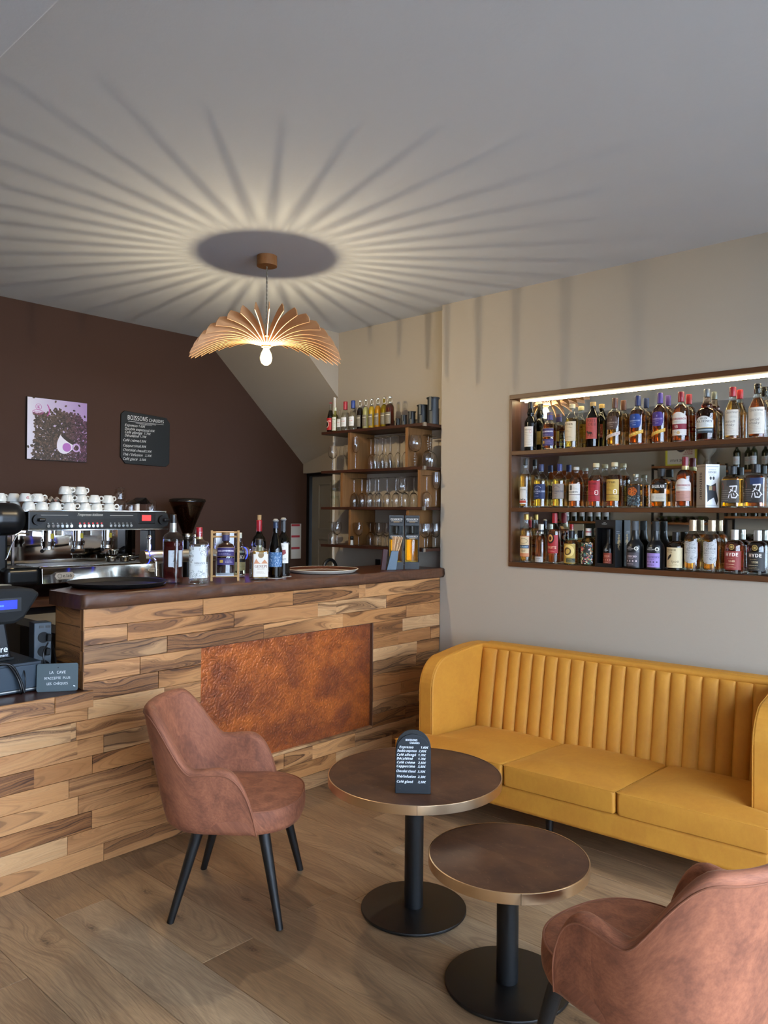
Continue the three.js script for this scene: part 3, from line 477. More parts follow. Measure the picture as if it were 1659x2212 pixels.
  L_.old = cell(180, 190, (c, w, h) => { arch(c, '#d9dad6', w, 140, 0.4); fillR(c, '#d9dad6', 0, 50, w, 80); text(c, 'OLD', w / 2, 34, 28, '#27313c', S, 'bold'); text(c, 'PULTENEY', w / 2, 64, 30, '#27313c', S, 'bold', 'center', 168); lines(c, 14, 88, 150, 4, 10, '#7b858c'); fillR(c, '#31404a', 0, 130, w, 60); fillR(c, '#c2a45e', 0, 130, w, 5); fillR(c, '#8fa0a8', 30, 150, 140, 16); });
  const couv = (extra) => cell(140, 200, (c, w, h) => { fillR(c, '#d8d2c4', 0, 0, w, h); text(c, 'Couvreur', w / 2 + 6, 22, 24, '#4c4640', S, 'italic'); lines(c, 66, 44, 66, 3, 9, '#8c857a', 1.6); text(c, extra, 58, 92, 24, '#57504a', S, 'italic'); text(c, 'Whisky', 58, 120, 24, '#57504a', S, 'italic'); lines(c, 12, 138, 100, 5, 11, '#8c857a', 1.6); });
  L_.couvA = couv('Clearach'); L_.couvB = couv('Special');
  L_.cows = cell(100, 190, (c, w, h) => { fillR(c, '#d6d5d0', 0, 0, w, h); fillR(c, '#b44434', 0, 150, w, 26); text(c, 'ANCIENS', w / 2, 30, 20, '#4a4a48', S, 'bold', 'center', 88); lines(c, 10, 46, 80, 2, 9, '#6b6b68'); c.fillStyle = '#2c2a28'; for (let i = 0; i < 4; i++) { c.beginPath(); c.ellipse(16 + i * 22, 136 + (i % 2) * 3, 9, 6, 0, 0, 7); c.fill(); } });
  const eng = (bg, ink) => cell(150, 150, (c, w, h) => { fillR(c, bg, 0, 0, w, h); c.strokeStyle = ink; c.lineWidth = 3; c.beginPath(); c.arc(w / 2, 56, 36, 3.6, 5.8); c.stroke(); lines(c, 50, 50, 50, 1, 6, ink, 5); text(c, 'THE ENGLISH', w / 2, 76, 22, ink, S, 'bold', 'center', 140); lines(c, 52, 92, 50, 1, 8, ink, 4); lines(c, 40, 122, 70, 1, 8, ink, 3); });
  L_.engBlue = eng('#172a58', '#cdd4e6'); L_.engGrey = eng('#8d8178', '#2b2f52');
  L_.tower = cell(140, 170, (c, w, h) => { fillR(c, '#dcd9d0', 0, 0, w, h); c.fillStyle = '#2c3034'; c.fillRect(38, 24, 20, 40); c.beginPath(); c.moveTo(34, 26); c.lineTo(48, 8); c.lineTo(62, 26); c.fill(); lines(c, 16, 34, 110, 3, 10, '#3c4044'); text(c, 'NOORTS', 66, 84, 24, '#2c3034', S, 'bold', 'center', 110); fillR(c, '#3a3030', 0, 108, w, 5); lines(c, 14, 124, 110, 4, 10, '#8a857c'); });
  L_.fire = cell(150, 190, (c, w, h) => { fillR(c, '#221a18', 0, 0, w, h); for (let i = 0; i < 260; i++) { const a = rnd() * 6.28, d = rnd() ** 0.6 * 46; c.fillStyle = rnd() < 0.6 ? '#d8601c' : '#f08a30'; c.fillRect(66 + d * Math.cos(a), 56 + d * 0.9 * Math.sin(a), 5, 4); } for (let i = 0; i < 320; i++) { c.fillStyle = ['#3b6f86', '#7fb0bc', '#214a5e', '#c9d6d8'][i % 4]; c.fillRect(rr(0, w), rr(96, 190), rr(2, 7), rr(2, 4)); } });
  L_.balB = cell(170, 70, (c, w, h) => { c.fillStyle = '#121316'; c.beginPath(); c.moveTo(0, 18); c.lineTo(50, 18); c.lineTo(85, 0); c.lineTo(120, 18); c.lineTo(170, 18); c.lineTo(170, 52); c.lineTo(120, 52); c.lineTo(85, 70); c.lineTo(50, 52); c.lineTo(0, 52); c.fill(); text(c, 'BALBLAIR', 85, 36, 28, '#ecebe6', 'sans-serif', 'bold', 'center', 158); });
  L_.balW = cell(150, 64, (c, w, h) => { fillR(c, '#cfcbbc', 0, 0, w, h); text(c, '12', 26, 30, 26, '#4c5a4c', S); lines(c, 56, 20, 80, 3, 11, '#8b887c'); });
  const shin = (bg, top) => cell(170, 150, (c, w, h) => { fillR(c, bg, 0, 0, w, h); fillR(c, top, 60, 0, 110, 40); lines(c, 8, 70, 90, 6, 13, '#9a938a', 2); kanji(c, 74, 34, 90, '#e8e8ea'); c.strokeStyle = '#7c3a34'; c.lineWidth = 5; c.beginPath(); c.moveTo(20, 20); c.quadraticCurveTo(40, 50, 26, 60); c.stroke(); });
  L_.shinGrey = shin('#4d4842', '#3c3a3a'); L_.shinBlue = shin('#33302f', '#26385e');
  L_.shinSide = cell(120, 300, (c, w, h) => { fillR(c, '#a49a8e', 0, 0, w, h); fillR(c, '#6d655c', 0, 14, w, 3); fillR(c, '#6d655c', 0, h - 18, w, 3); c.save(); c.translate(56, h / 2); c.rotate(Math.PI / 2); text(c, 'SHINOBU', 0, 0, 40, '#191818', S, 'bold', 'center', 216); c.restore(); });
  L_.shinFront = cell(160, 300, (c, w, h) => { fillR(c, '#e6e8ea', 0, 0, w, h); fillR(c, '#7c8084', 10, 14, w - 20, 3); fillR(c, '#7c8084', 10, h - 18, w - 20, 3); text(c, 'THE WORLD OF', 78, 38, 11, '#33363a', S); text(c, 'SHINOBU', 78, 54, 20, '#26282c', S, 'bold'); lines(c, 40, 70, 80, 2, 8, '#70757a', 1.5); c.fillStyle = '#2c2e33'; c.beginPath(); c.arc(58, 96, 12, 0, 7); c.arc(92, 96, 12, 0, 7); c.fill(); c.fillStyle = '#20262e'; c.beginPath(); c.moveTo(10, 142); c.lineTo(60, 150); c.lineTo(118, 130); c.lineTo(126, 190); c.lineTo(146, 250); c.lineTo(128, 286); c.lineTo(96, 230); c.lineTo(40, 250); c.lineTo(22, 262); c.lineTo(20, 200); c.fill(); fillR(c, '#6a3a30', 84, 150, 30, 34); fillR(c, '#a89468', 40, 150, 36, 30); });
  L_.levant = cell(130, 170, (c, w, h) => { fillR(c, '#d3bd94', 0, 0, w, h); c.strokeStyle = '#b0623e'; c.lineWidth = 5; c.strokeRect(3, 3, w - 6, h - 6); c.strokeStyle = '#6a5a44'; c.lineWidth = 3; c.beginPath(); c.ellipse(65, 42, 44, 20, 0, 0, 7); c.stroke(); fillR(c, '#23395a', 4, 76, w - 8, 26); text(c, 'ALLEVANT', 65, 89, 20, '#b8d8e8', 'sans-serif', 'bold', 'center', 116); text(c, 'Malt', 65, 122, 22, '#5a4a36', S, 'italic'); fillR(c, '#c47f54', 6, 142, w - 12, 22); });
  L_.strip = cell(110, 50, (c, w, h) => { fillR(c, '#b9b7b4', 0, 0, w, h); text(c, 'PEATED', 55, 16, 15, '#4c4a48', 'sans-serif', 'bold'); lines(c, 10, 28, 90, 2, 9, '#6c6a68'); });
  L_.redSun = cell(140, 180, (c, w, h) => { fillR(c, '#a3242a', 0, 20, w, 140); c.fillStyle = '#2a1210'; c.beginPath(); c.arc(58, 44, 42, 0, 7); c.fill(); c.fillStyle = '#d8a45c'; c.beginPath(); c.arc(58, 44, 28, 0, 7); c.fill(); c.fillStyle = '#3a1a14'; c.beginPath(); c.arc(58, 46, 16, 0, 7); c.fill(); text(c, 'PIRUTTZ', 70, 116, 26, '#e6c6a0', 'sans-serif', 'bold', 'center', 128); lines(c, 12, 136, 110, 2, 10, '#e0a890'); });
  L_.goldHorse = cell(140, 190, (c, w, h) => { fillR(c, '#b79a45', 0, 0, w, h); c.fillStyle = '#e2c878'; c.beginPath(); c.arc(70, 70, 58, 0, 7); c.fill(); c.fillStyle = '#5c4420'; c.beginPath(); c.arc(62, 74, 38, 0, 7); c.fill(); c.fillStyle = '#c8a654'; c.beginPath(); c.ellipse(66, 74, 20, 26, 0.5, 0, 7); c.fill(); fillR(c, '#2c3c34', 52, 142, 86, 40); lines(c, 60, 150, 70, 3, 10, '#d8c27a'); text(c, '17', 28, 152, 30, '#6e5a1e', S, 'bold'); });
  L_.colours = cell(150, 200, (c, w, h) => { fillR(c, '#2a2c28', 0, 0, w, h); for (let i = 0; i < 90; i++) { c.fillStyle = ['#3f8a5e', '#c24a58', '#d8c49a', '#5e7a8a', '#b07a4a', '#e0e0d8'][i % 6]; c.beginPath(); c.ellipse(rr(0, w), rr(0, h), rr(4, 16), rr(3, 9), rr(0, 3), 0, 7); c.fill(); } c.strokeStyle = '#c2404e'; c.lineWidth = 10; c.beginPath(); c.arc(36, 60, 18, 0, 7); c.stroke(); });
  L_.lostTop = cell(120, 66, (c, w, h) => { text(c, 'LOST', 60, 18, 20, '#d8dadc', S, 'bold'); text(c, 'DISTILLERY', 60, 38, 17, '#d8dadc', S, 'bold', 'center', 112); text(c, 'COMPANY', 60, 54, 11, '#aab0b2', S); });
  L_.lostSeal = cell(44, 44, (c) => { c.fillStyle = '#d9d4c4'; c.beginPath(); c.arc(22, 22, 20, 0, 7); c.fill(); c.fillStyle = '#2a2a28'; c.beginPath(); c.arc(22, 22, 12, 0, 7); c.fill(); fillR(c, '#d9d4c4', 20, 16, 8, 5); });
  const lost = (bg, ink, n) => cell(130, 110, (c, w, h) => { fillR(c, bg, 0, 0, w, h); text(c, n, w / 2, 30, 20, ink, S, 'bold', 'center', 120); lines(c, 14, 46, 100, 1, 9, ink); for (let i = 0; i < 4; i++) fillR(c, ink, 16 + i * 28, 62, 10, 12); lines(c, 14, 90, 100, 1, 9, ink, 4); });
  L_.lostRust = lost('#8c3c2c', '#d89a84', 'TOWIE'); L_.lostGrey = lost('#4a464c', '#d8c8cc', 'JERICHO'); L_.lostLilac = lost('#9d86c8', '#3c2c60', 'STRATHEDEN');
  L_.boxText = cell(200, 70, (c, w, h) => { text(c, 'LOST', 100, 18, 22, '#d6d8d8', S, 'bold'); text(c, 'DISTILLERY', 100, 40, 20, '#d6d8d8', S, 'bold'); text(c, 'COMPANY', 100, 60, 12, '#9aa0a2', S); });
  L_.boxSide = cell(80, 240, (c, w, h) => { fillR(c, '#3c444a', 0, 0, w, h); fillR(c, '#15181b', 0, 120, w, 120); c.fillStyle = '#b59a6c'; for (let i = 0; i < 60; i++) { const a = rnd() * 6.3; c.fillRect(40 + 20 * rnd() * Math.cos(a), 110 + 44 * rnd() * Math.sin(a), 6, 7); } lines(c, 12, 56, 56, 2, 9, '#c8ccd0'); });
  L_.feather = cell(140, 150, (c, w, h) => { fillR(c, '#d3c39a', 0, 0, w, h); text(c, 'LORIMER', 50, 18, 18, '#4a3a26', S, 'bold', 'center', 84); lines(c, 14, 32, 76, 1, 7, '#4a3a26', 3); c.fillStyle = '#20180f'; c.beginPath(); c.ellipse(42, 72, 9, 26, 0.7, 0, 7); c.fill(); c.strokeStyle = '#20180f'; c.lineWidth = 2; c.beginPath(); c.moveTo(58, 48); c.lineTo(20, 100); c.stroke(); text(c, 'Spirit', 84, 104, 22, '#5a4a30', S, 'italic'); lines(c, 40, 122, 84, 2, 10, '#7c6a48'); });
  const ornate = () => cell(150, 210, (c, w, h) => { c.fillStyle = '#b7b8b6'; c.beginPath(); c.moveTo(4, 14); c.lineTo(40, 4); c.lineTo(75, 12); c.lineTo(110, 2); c.lineTo(146, 14); c.lineTo(146, 150); c.quadraticCurveTo(140, 206, 75, 208); c.quadraticCurveTo(10, 206, 4, 150); c.fill(); c.save(); c.clip(); for (let i = 0; i < 46; i++) { c.strokeStyle = ['#6c6f70', '#54585a', '#8a8c8c'][i % 3]; c.lineWidth = rr(1.5, 3); const x = rr(0, 150), y = rr(0, 210); c.beginPath(); c.arc(x, y, rr(5, 16), rr(0, 6), rr(2, 7)); c.stroke(); } fillR(c, '#c6c7c4', 14, 58, 122, 24); text(c, 'CLANNCH', 75, 70, 24, '#3a3e40', S, 'bold', 'center', 116); fillR(c, '#c6c7c4', 16, 120, 118, 24); text(c, 'SINGLE POT', 75, 132, 15, '#4a4e50', S, '', 'center', 108); c.restore(); });
  L_.ornate = ornate();
  const hyde = (bg, yr) => cell(150, 150, (c, w, h) => { fillR(c, bg, 0, 0, w, h); text(c, 'HYDE', w / 2, 28, 40, '#ece6da', 'sans-serif', 'bold', 'center', 130); lines(c, 40, 58, 70, 1, 8, '#c8b48c', 2); text(c, yr, w / 2, 82, 22, '#e0cfa8', S, 'bold'); lines(c, 22, 104, 106, 1, 9, '#d8c7a0', 4); lines(c, 22, 122, 100, 2, 10, '#cbb88e', 2); });
  L_.hydeRed = hyde('#8e3430', '1640'); L_.hydeBlack = hyde('#24221e', '1938');
  L_.medal = cell(60, 60, (c) => { c.fillStyle = '#a58a4a'; c.beginPath(); c.arc(30, 30, 28, 0, 7); c.fill(); c.fillStyle = '#4c3c1c'; c.beginPath(); c.arc(30, 30, 20, 0, 7); c.fill(); c.fillStyle = '#b89a54'; c.beginPath(); c.arc(30, 30, 12, 0, 7); c.fill(); });
  // bottles standing on the bar
  L_.silver = cell(130, 200, (c, w, h) => { c.fillStyle = '#b9bcc0'; c.beginPath(); c.moveTo(0, 0); c.lineTo(w, 0); c.lineTo(w, 170); c.lineTo(w * .65, 174); c.quadraticCurveTo(w / 2, 212, w * .35, 174); c.lineTo(0, 170); c.fill(); text(c, 'Fine', w / 2, 30, 28, '#6e7378', S, 'italic'); text(c, 'E', w / 2 - 10, 100, 54, '#54585e', S, 'bold italic'); lines(c, 20, 56, 90, 2, 10, '#7c8288'); lines(c, 24, 134, 80, 3, 10, '#7c8288'); });
  L_.silverSeal = cell(50, 50, (c) => { c.fillStyle = '#a9abac'; c.beginPath(); c.arc(25, 25, 23, 0, 7); c.fill(); c.strokeStyle = '#83868a'; c.lineWidth = 2; c.beginPath(); c.arc(25, 25, 17, 0, 7); c.stroke(); });
  L_.gin = cell(200, 260, (c, w, h) => { fillR(c, '#e6e8e4', 0, 0, w, h); for (let i = 0; i < 70; i++) { c.strokeStyle = ['#59605c', '#8a948c', '#3c4440', '#a8845c'][i % 4]; c.lineWidth = 2; const left = i % 3, x = left ? rr(2, 60) : rr(120, 196), y = left ? rr(6, 150) : rr(4, 80); c.beginPath(); c.arc(x, y, rr(3, 10), rr(0, 6), rr(2, 7)); c.stroke(); } text(c, 'ORMADEN', 128, 138, 24, '#3c4240', S, '', 'center', 110); lines(c, 80, 156, 100, 1, 8, '#8a908c'); for (let i = 0; i < 40; i++) { c.strokeStyle = '#6c746e'; c.beginPath(); c.arc(rr(4, 196), rr(196, 252), rr(4, 12), rr(0, 6), rr(2, 7)); c.stroke(); } });
  L_.blackLab = cell(110, 140, (c, w, h) => { fillR(c, '#17171a', 0, 0, w, 74); text(c, 'Ké', 70, 36, 38, '#e8e8e2', S, 'bold italic'); fillR(c, '#a8a478', 0, 74, w, 66); lines(c, 12, 84, 86, 5, 11, '#6c6848'); });
  L_.genepi = cell(140, 200, (c, w, h) => { fillR(c, '#e6dccb', 0, 0, w, h); c.fillStyle = '#d08a5c'; c.beginPath(); c.moveTo(4, 84); c.lineTo(26, 40); c.lineTo(48, 72); c.lineTo(72, 84); c.lineTo(104, 48); c.lineTo(136, 84); c.fill(); c.fillStyle = '#8a6a3a'; c.beginPath(); c.arc(70, 8, 28, 0, 7); c.fill(); text(c, 'GENEPI', 70, 108, 30, '#7a4a30', S, 'bold', 'center', 124); text(c, 'DES ALPES', 70, 130, 13, '#7a4a30', S); lines(c, 30, 148, 80, 3, 10, '#a07a5c'); });
  L_.blackCode = cell(80, 140, (c, w, h) => { fillR(c, '#1a1712', 0, 0, w, h); lines(c, 8, 12, 60, 5, 9, '#b09a60'); fillR(c, '#cfcab8', 8, 84, 64, 50); for (let i = 0; i < 16; i++) fillR(c, '#1a1712', 12 + i * 3.6, 88, 1.2 + (i * 7 % 3) * 0.7, 42); });
  L_.blueArt = cell(180, 150, (c, w, h) => { fillR(c, '#3f6d9c', 0, 0, w, h); for (let i = 0; i < 260; i++) { c.strokeStyle = ['#a9c4dc', '#e3edf4', '#274a74', '#6d97c0'][i % 4]; c.lineWidth = rr(1, 4); const x = rr(0, w), y = rr(0, h), a = rr(0, 6); c.beginPath(); c.moveTo(x, y); c.lineTo(x + 16 * Math.cos(a), y + 12 * Math.sin(a)); c.stroke(); } });
  L_.redMap = cell(130, 190, (c, w, h) => { fillR(c, '#e8e2d8', 0, 0, w, h); lines(c, 40, 20, 60, 2, 12, '#6c6864', 3); c.fillStyle = '#8c2a2e'; c.beginPath(); c.moveTo(30, 70); c.lineTo(100, 62); c.lineTo(106, 96); c.lineTo(72, 120); c.lineTo(34, 108); c.fill(); text(c, 'Rouge', 70, 150, 24, '#6a5a54', S, 'italic'); });
  L_.pend = cell(130, 60, (c, w, h) => { fillR(c, '#0d0d0f', 0, 0, w, h); text(c, 'PENDERYN', w / 2, 22, 24, '#dcdcd8', S, 'bold', 'center', 118); fillR(c, '#c8c8c4', 12, 38, 106, 4); fillR(c, '#a8854a', 36, 46, 58, 6); });
  L_.cola = cell(130, 160, (c, w, h) => { fillR(c, '#b41f24', 0, 0, w, h); c.fillStyle = '#e8ddd0'; c.beginPath(); c.arc(40, 84, 46, 0, 7); c.fill(); c.fillStyle = '#1c1412'; c.beginPath(); c.arc(40, 84, 36, 0, 7); c.fill(); text(c, 'COLA', 92, 40, 26, '#f0d8d0', S, 'bold', 'center', 60); });
  L_.whiteLab = cell(110, 150, (c, w, h) => { fillR(c, '#dde0e2', 0, 0, w, h); lines(c, 14, 24, 80, 2, 10, '#7c88a0', 3); text(c, 'Sirop', 55, 62, 28, '#c0565c', S, 'italic'); lines(c, 14, 86, 80, 4, 12, '#8c94a4', 3); });
  L_.greenLab = cell(110, 190, (c, w, h) => { fillR(c, '#d8dccf', 0, 0, w, h); text(c, 'Citron', 55, 34, 26, '#5e8a58', S, 'bold italic'); lines(c, 12, 60, 84, 6, 13, '#7c8a6c', 3); fillR(c, '#c06a60', 12, 150, 84, 4); });
  L_.smokeLab = cell(110, 150, (c, w, h) => { fillR(c, '#6d675a', 0, 0, w, h); fillR(c, '#d8d2bc', 6, 30, 92, 8); lines(c, 12, 56, 80, 6, 13, '#8e8878', 3); });
}
const atlas = new THREE.CanvasTexture(atlasCanvas); atlas.colorSpace = THREE.SRGBColorSpace; atlas.magFilter = atlas.minFilter = THREE.LinearFilter;
const printMat = std({ map: atlas, roughness: 0.55, alphaTest: 0.5, side: THREE.DoubleSide });
function decal(rect, w, h, x = 0, y = 0, z = 0) { const g = new THREE.PlaneGeometry(w, h).translate(x, y, z), u = g.attributes.uv; for (let i = 0; i < u.count; i++) u.setXY(i, lerp(rect[0], rect[2], u.getX(i)), lerp(rect[1], rect[3], u.getY(i))); return g; }

// ---------------------------------------------------------------- bottles
const glassOf = {}, paneOf = (c, r = 0.02) => (glassOf[c + r] ??= phy({ color: c, transmission: 1, thickness: 0, roughness: r, ior: 1.5 }));
const liqs = {}, liquid = (k) => (liqs[k] ??= phy({ color: 0xffffff, transmission: 1, roughness: 0, ior: 1.36, thickness: 0.05, ...{
  amber: { attenuationColor: new THREE.Color().setRGB(0.80, 0.33, 0.04), attenuationDistance: 0.10 }, gold: { attenuationColor: new THREE.Color().setRGB(0.90, 0.60, 0.12), attenuationDistance: 0.08 },
  deep: { attenuationColor: new THREE.Color().setRGB(0.62, 0.16, 0.025), attenuationDistance: 0.085 }, dark: { attenuationColor: new THREE.Color().setRGB(0.34, 0.06, 0.035), attenuationDistance: 0.05 },
  wine: { attenuationColor: new THREE.Color().setRGB(0.10, 0.02, 0.03), attenuationDistance: 0.02 }, clear: { attenuationColor: new THREE.Color().setRGB(0.95, 0.97, 0.96), attenuationDistance: 0.3 },
  pale: { attenuationColor: new THREE.Color().setRGB(0.88, 0.84, 0.46), attenuationDistance: 0.10 }, yellow: { attenuationColor: new THREE.Color().setRGB(0.93, 0.74, 0.06), attenuationDistance: 0.09 }, orange: { attenuationColor: new THREE.Color().setRGB(0.96, 0.60, 0.02), attenuationDistance: 0.09 },
}[k] }));
const cloudyOrLit = (c) => (liqs[c] ??= phy({ color: c, transmission: 0.35, roughness: 0.15, ior: 1.36, thickness: 0.05 }));  // syrups are cloudy; in clear spirits the diffuse colour stands in for inner light
const solids = {}, solid = (c, rough = 0.4, metal = 0) => (solids[c + '_' + rough + '_' + metal] ??= std({ color: c, roughness: rough, metalness: metal }));
const SHAPES = {
  classic: [[.90, 0], [.98, .008], [1, .025], [1, .60], [.96, .655], [.84, .71], [.62, .765], [.44, .81], [.37, .845], [.36, .90], [.42, .905], [.42, .93]],
  tall: [[.88, 0], [.97, .008], [1, .03], [1, .60], [.97, .64], [.86, .695], [.62, .735], [.42, .765], [.36, .79], [.34, .86], [.34, .97]],
  squat: [[.90, 0], [.98, .01], [1, .03], [1, .60], [.96, .665], [.82, .715], [.56, .75], [.40, .775], [.37, .80], [.37, .90]],
  bulge: [[.90, 0], [.98, .008], [1, .03], [1, .52], [.97, .57], [.80, .615], [.55, .635], [.52, .645], [.57, .66], [.57, .70], [.44, .73], [.35, .78], [.30, .84], [.29, .92]],
  redneck: [[.92, 0], [1, .01], [1, .56], [.94, .60], [.78, .645], [.56, .69], [.50, .71], [.62, .75], [.62, .78], [.50, .825], [.44, .86], [.42, .95]],
  lost: [[.90, 0], [.98, .01], [1, .03], [1, .44], [.96, .49], [.82, .54], [.62, .58], [.52, .62], [.45, .70], [.40, .80], [.39, .96]],
  bordeaux: [[.92, 0], [1, .01], [1, .60], [.96, .64], [.80, .69], [.50, .74], [.40, .77], [.36, .82], [.35, .97]],
  burgundy: [[.92, 0], [1, .01], [1, .42], [.96, .50], [.82, .60], [.60, .70], [.43, .78], [.38, .84], [.36, .97]],
  flask: [[.92, 0], [.99, .01], [1, .03], [1, .68], [.97, .715], [.86, .745], [.60, .765], [.42, .785], [.40, .80], [.40, .92]],
  stubby: [[.90, 0], [1, .015], [1, .50], [.96, .57], [.80, .65], [.56, .72], [.46, .78], [.42, .84], [.40, .95]],
  facet: [[.94, 0], [1, .01], [1, .62], [.98, .66], [.86, .70], [.58, .735], [.42, .76], [.37, .80], [.36, .93]],
};
function ringPts(r, y, sq, n = 40) { const R = [], e = 2 + sq * 7; for (let i = 0; i < n; i++) { const t = 2 * Math.PI * i / n, c = Math.cos(t), s = Math.sin(t), k = sq ? Math.pow(Math.abs(c) ** e + Math.abs(s) ** e, -1 / e) : 1; R.push(V(r * k * c, y, r * k * s)); } return R.reverse(); }
function wrapLabel(rect, r, y0, y1, w, sq, rot = 0, lift = 0.0009) {
  const e = 2 + sq * 7, P = (t) => { const c = Math.cos(t), s = Math.sin(t), k = sq ? Math.pow(Math.abs(c) ** e + Math.abs(s) ** e, -1 / e) : 1; return [r * k * c, r * k * s]; };
  const half = [[0, Math.PI / 2]]; let s = 0, pr = P(Math.PI / 2);
  for (let i = 1; i <= 300; i++) { const t = Math.PI / 2 + i * 0.0105, q = P(t); s += Math.hypot(q[0] - pr[0], q[1] - pr[1]); half.push([s, t]); pr = q; if (s > w / 2) break; }
  const thetaAt = (d) => { const a = Math.abs(d); let i = 1; while (i < half.length - 1 && half[i][0] < a) i++; const [s0, t0] = half[i - 1], [s1, t1] = half[i], t = lerp(t0, t1, clamp((a - s0) / (s1 - s0 || 1))); return d < 0 ? t : Math.PI - t; };
  const n = 18, pos = [], uv = [], idx = [];
  for (let j = 0; j < 2; j++) for (let i = 0; i <= n; i++) { const d = lerp(-w / 2, w / 2, i / n), t = thetaAt(d), q = P(t), l = Math.hypot(q[0], q[1]); pos.push(q[0] * (1 + lift / l), j ? y1 : y0, q[1] * (1 + lift / l)); uv.push(lerp(rect[0], rect[2], i / n), j ? rect[3] : rect[1]); }
  for (let i = 0; i < n; i++) idx.push(i, i + 1, i + n + 2, i, i + n + 2, i + n + 1);
  const g = new THREE.BufferGeometry(); g.setAttribute('position', new THREE.Float32BufferAttribute(pos, 3)); g.setAttribute('uv', new THREE.Float32BufferAttribute(uv, 2)); g.setIndex(idx); g.computeVertexNormals(); return g.rotateY(rot);
}
// o: name, label, at, turn, h, r, shape, sq, glass, body (opaque), liq, fill, cap [y0, radius share, colour, rough, metal], labels [[rect, y0, y1, width share, turn]]
function bottle(o) {
  const t = thing(o.name ?? 'bottle', o.label, 'bottle', o.at, o.turn ?? -Math.PI / 2, o.group), prof = SHAPES[o.shape], sq = o.sq ?? 0, { h, r } = o;
  const k = (f) => sq * (f > 0.6 ? clamp((f - 0.6) / 0.35) : 0);
  const rings = [[0.001, 0], ...prof].map(([f, y]) => ringPts(Math.max(r * f, 0.0005), y * h, f > 0.5 ? sq * clamp((f - 0.45) / 0.4) : 0));
  const top = prof[prof.length - 1]; rings.push(ringPts(r * top[0] * 0.8, top[1] * h, 0), ringPts(0.0005, top[1] * h, 0));
  part(t, 'glass_body', skin(rings), o.body ? solid(o.body, o.bodyRough ?? 0.12) : paneOf(o.glass ?? '#f4f7f4'));
  if (!o.body && o.liq) {
    const f = o.fill ?? 0.72, R = []; const s = 0.93, y0 = o.foot ?? 0.035;
    R.push(ringPts(0.0005, y0 * h, 0), ringPts(r * prof[2][0] * s * 0.96, y0 * h, sq), ringPts(r * s, (y0 + 0.012) * h, sq));
    for (let i = 3; i < prof.length && prof[i][1] < f; i++) R.push(ringPts(r * prof[i][0] * s - 0.0006, prof[i][1] * h, prof[i][0] > 0.5 ? sq * clamp((prof[i][0] - 0.45) / 0.4) : 0));
    let i = prof.findIndex((p) => p[1] >= f); if (i < 1) i = prof.length - 1; const tt = (f - prof[i - 1][1]) / (prof[i][1] - prof[i - 1][1]), rf = lerp(prof[i - 1][0], prof[i][0], tt);
    R.push(ringPts(r * rf * s - 0.0006, f * h, rf > 0.5 ? sq * clamp((rf - 0.45) / 0.4) : 0), ringPts(0.0005, f * h, 0));
    part(t, 'liquid', skin(R), o.liq[0] === '#' ? cloudyOrLit(o.liq) : liquid(o.liq));
  }
  if (o.cap) { const [y0, cr, col, rough = 0.4, metal = 0] = o.cap, q = r * cr, H0 = y0 * h, d = h - H0; part(t, 'cap', lathe([[0, H0], [q * 0.98, H0], [q, H0 + d * 0.03], [q, H0 + d * 0.42], [q * 1.03, H0 + d * 0.45], [q * 1.03, H0 + d * 0.52], [q, H0 + d * 0.55], [q, h - 0.003], [q * 0.92, h], [0, h]], 28), solid(col, rough, metal)); }
  if (o.collar) { const [y0, y1, cr, col, rough = 0.4, metal = 0] = o.collar; part(t, 'neck_band', cyl(r * cr, r * cr * 0.97, (y1 - y0) * h, 0, y0 * h, 0, 28), solid(col, rough, metal)); }
  for (const [rect, y0, y1, w, turn = 0] of o.labels ?? []) part(t, 'label', wrapLabel(rect, r, y0 * h, y1 * h, w * r, sq, turn), printMat);
  return t;
}
const W2 = '#f4f7f4';

// ---------------------------------------------------------------- display niche with mirror back
const MX = 3.915, BX = 3.863, NZ0 = -2.477, NZ1 = -0.45;
{
  const n = thing('display_niche', 'walnut-framed wall niche with two shelves, a mirror back and a light strip', 'shelf');
  const zc = (NZ0 + NZ1) / 2, zl = NZ1 - NZ0, wood = std({ map: blondMap, color: 0x806a54, bumpMap: walnutBump, bumpScale: 0.0006, roughness: 0.45 });
  const depth = MX - 3.818, xm = 3.818 + depth / 2;
  part(n, 'frame_board', metric(rbox(depth, 0.026, zl, 0.002, xm, 2.155 - 0.013, zc), 'z', 0.5, 1, 0, .1), wood);
  part(n, 'frame_board', metric(rbox(depth, 0.027, zl, 0.002, xm, 1.15 + 0.0135, zc), 'z', 0.5, 1, .4, .3), wood);
  part(n, 'frame_board', metric(rbox(depth, 1.005 - 0.054, 0.018, 0.002, xm, 1.6525, NZ0 + 0.009), 'y', 0.5, 1, 0, .2), wood);
  part(n, 'frame_board', metric(rbox(depth, 1.005 - 0.054, 0.018, 0.002, xm, 1.6525, NZ1 - 0.009), 'y', 0.5, 1, 0, .7), wood);
  for (const y of [1.824, 1.495]) part(n, 'shelf', metric(rbox(depth + 0.006, 0.024, zl - 0.036, 0.002, xm - 0.003, y - 0.012, zc), 'z', 0.5, 1, y, y * .3), wood);
  part(n, 'mirror', box(0.004, 1.0, zl - 0.002, MX + 0.002, 1.6525, zc), std({ color: 0xd9dcd8, metalness: 1, roughness: 0.015 }), 'mirror at the back of the niche');
  part(n, 'led_strip', box(0.006, 0.006, zl - 0.06, 3.890, 2.1255, zc), std({ color: 0xffffff, emissive: LED_COLOR, emissiveIntensity: 12 }), 'warm light strip under the top board');
  const la = new THREE.RectAreaLight(LED_COLOR, LED_INTENSITY, 0.006, zl - 0.06); la.position.set(3.890, 2.1215, zc); la.rotation.x = -Math.PI / 2; scene.add(la);
}
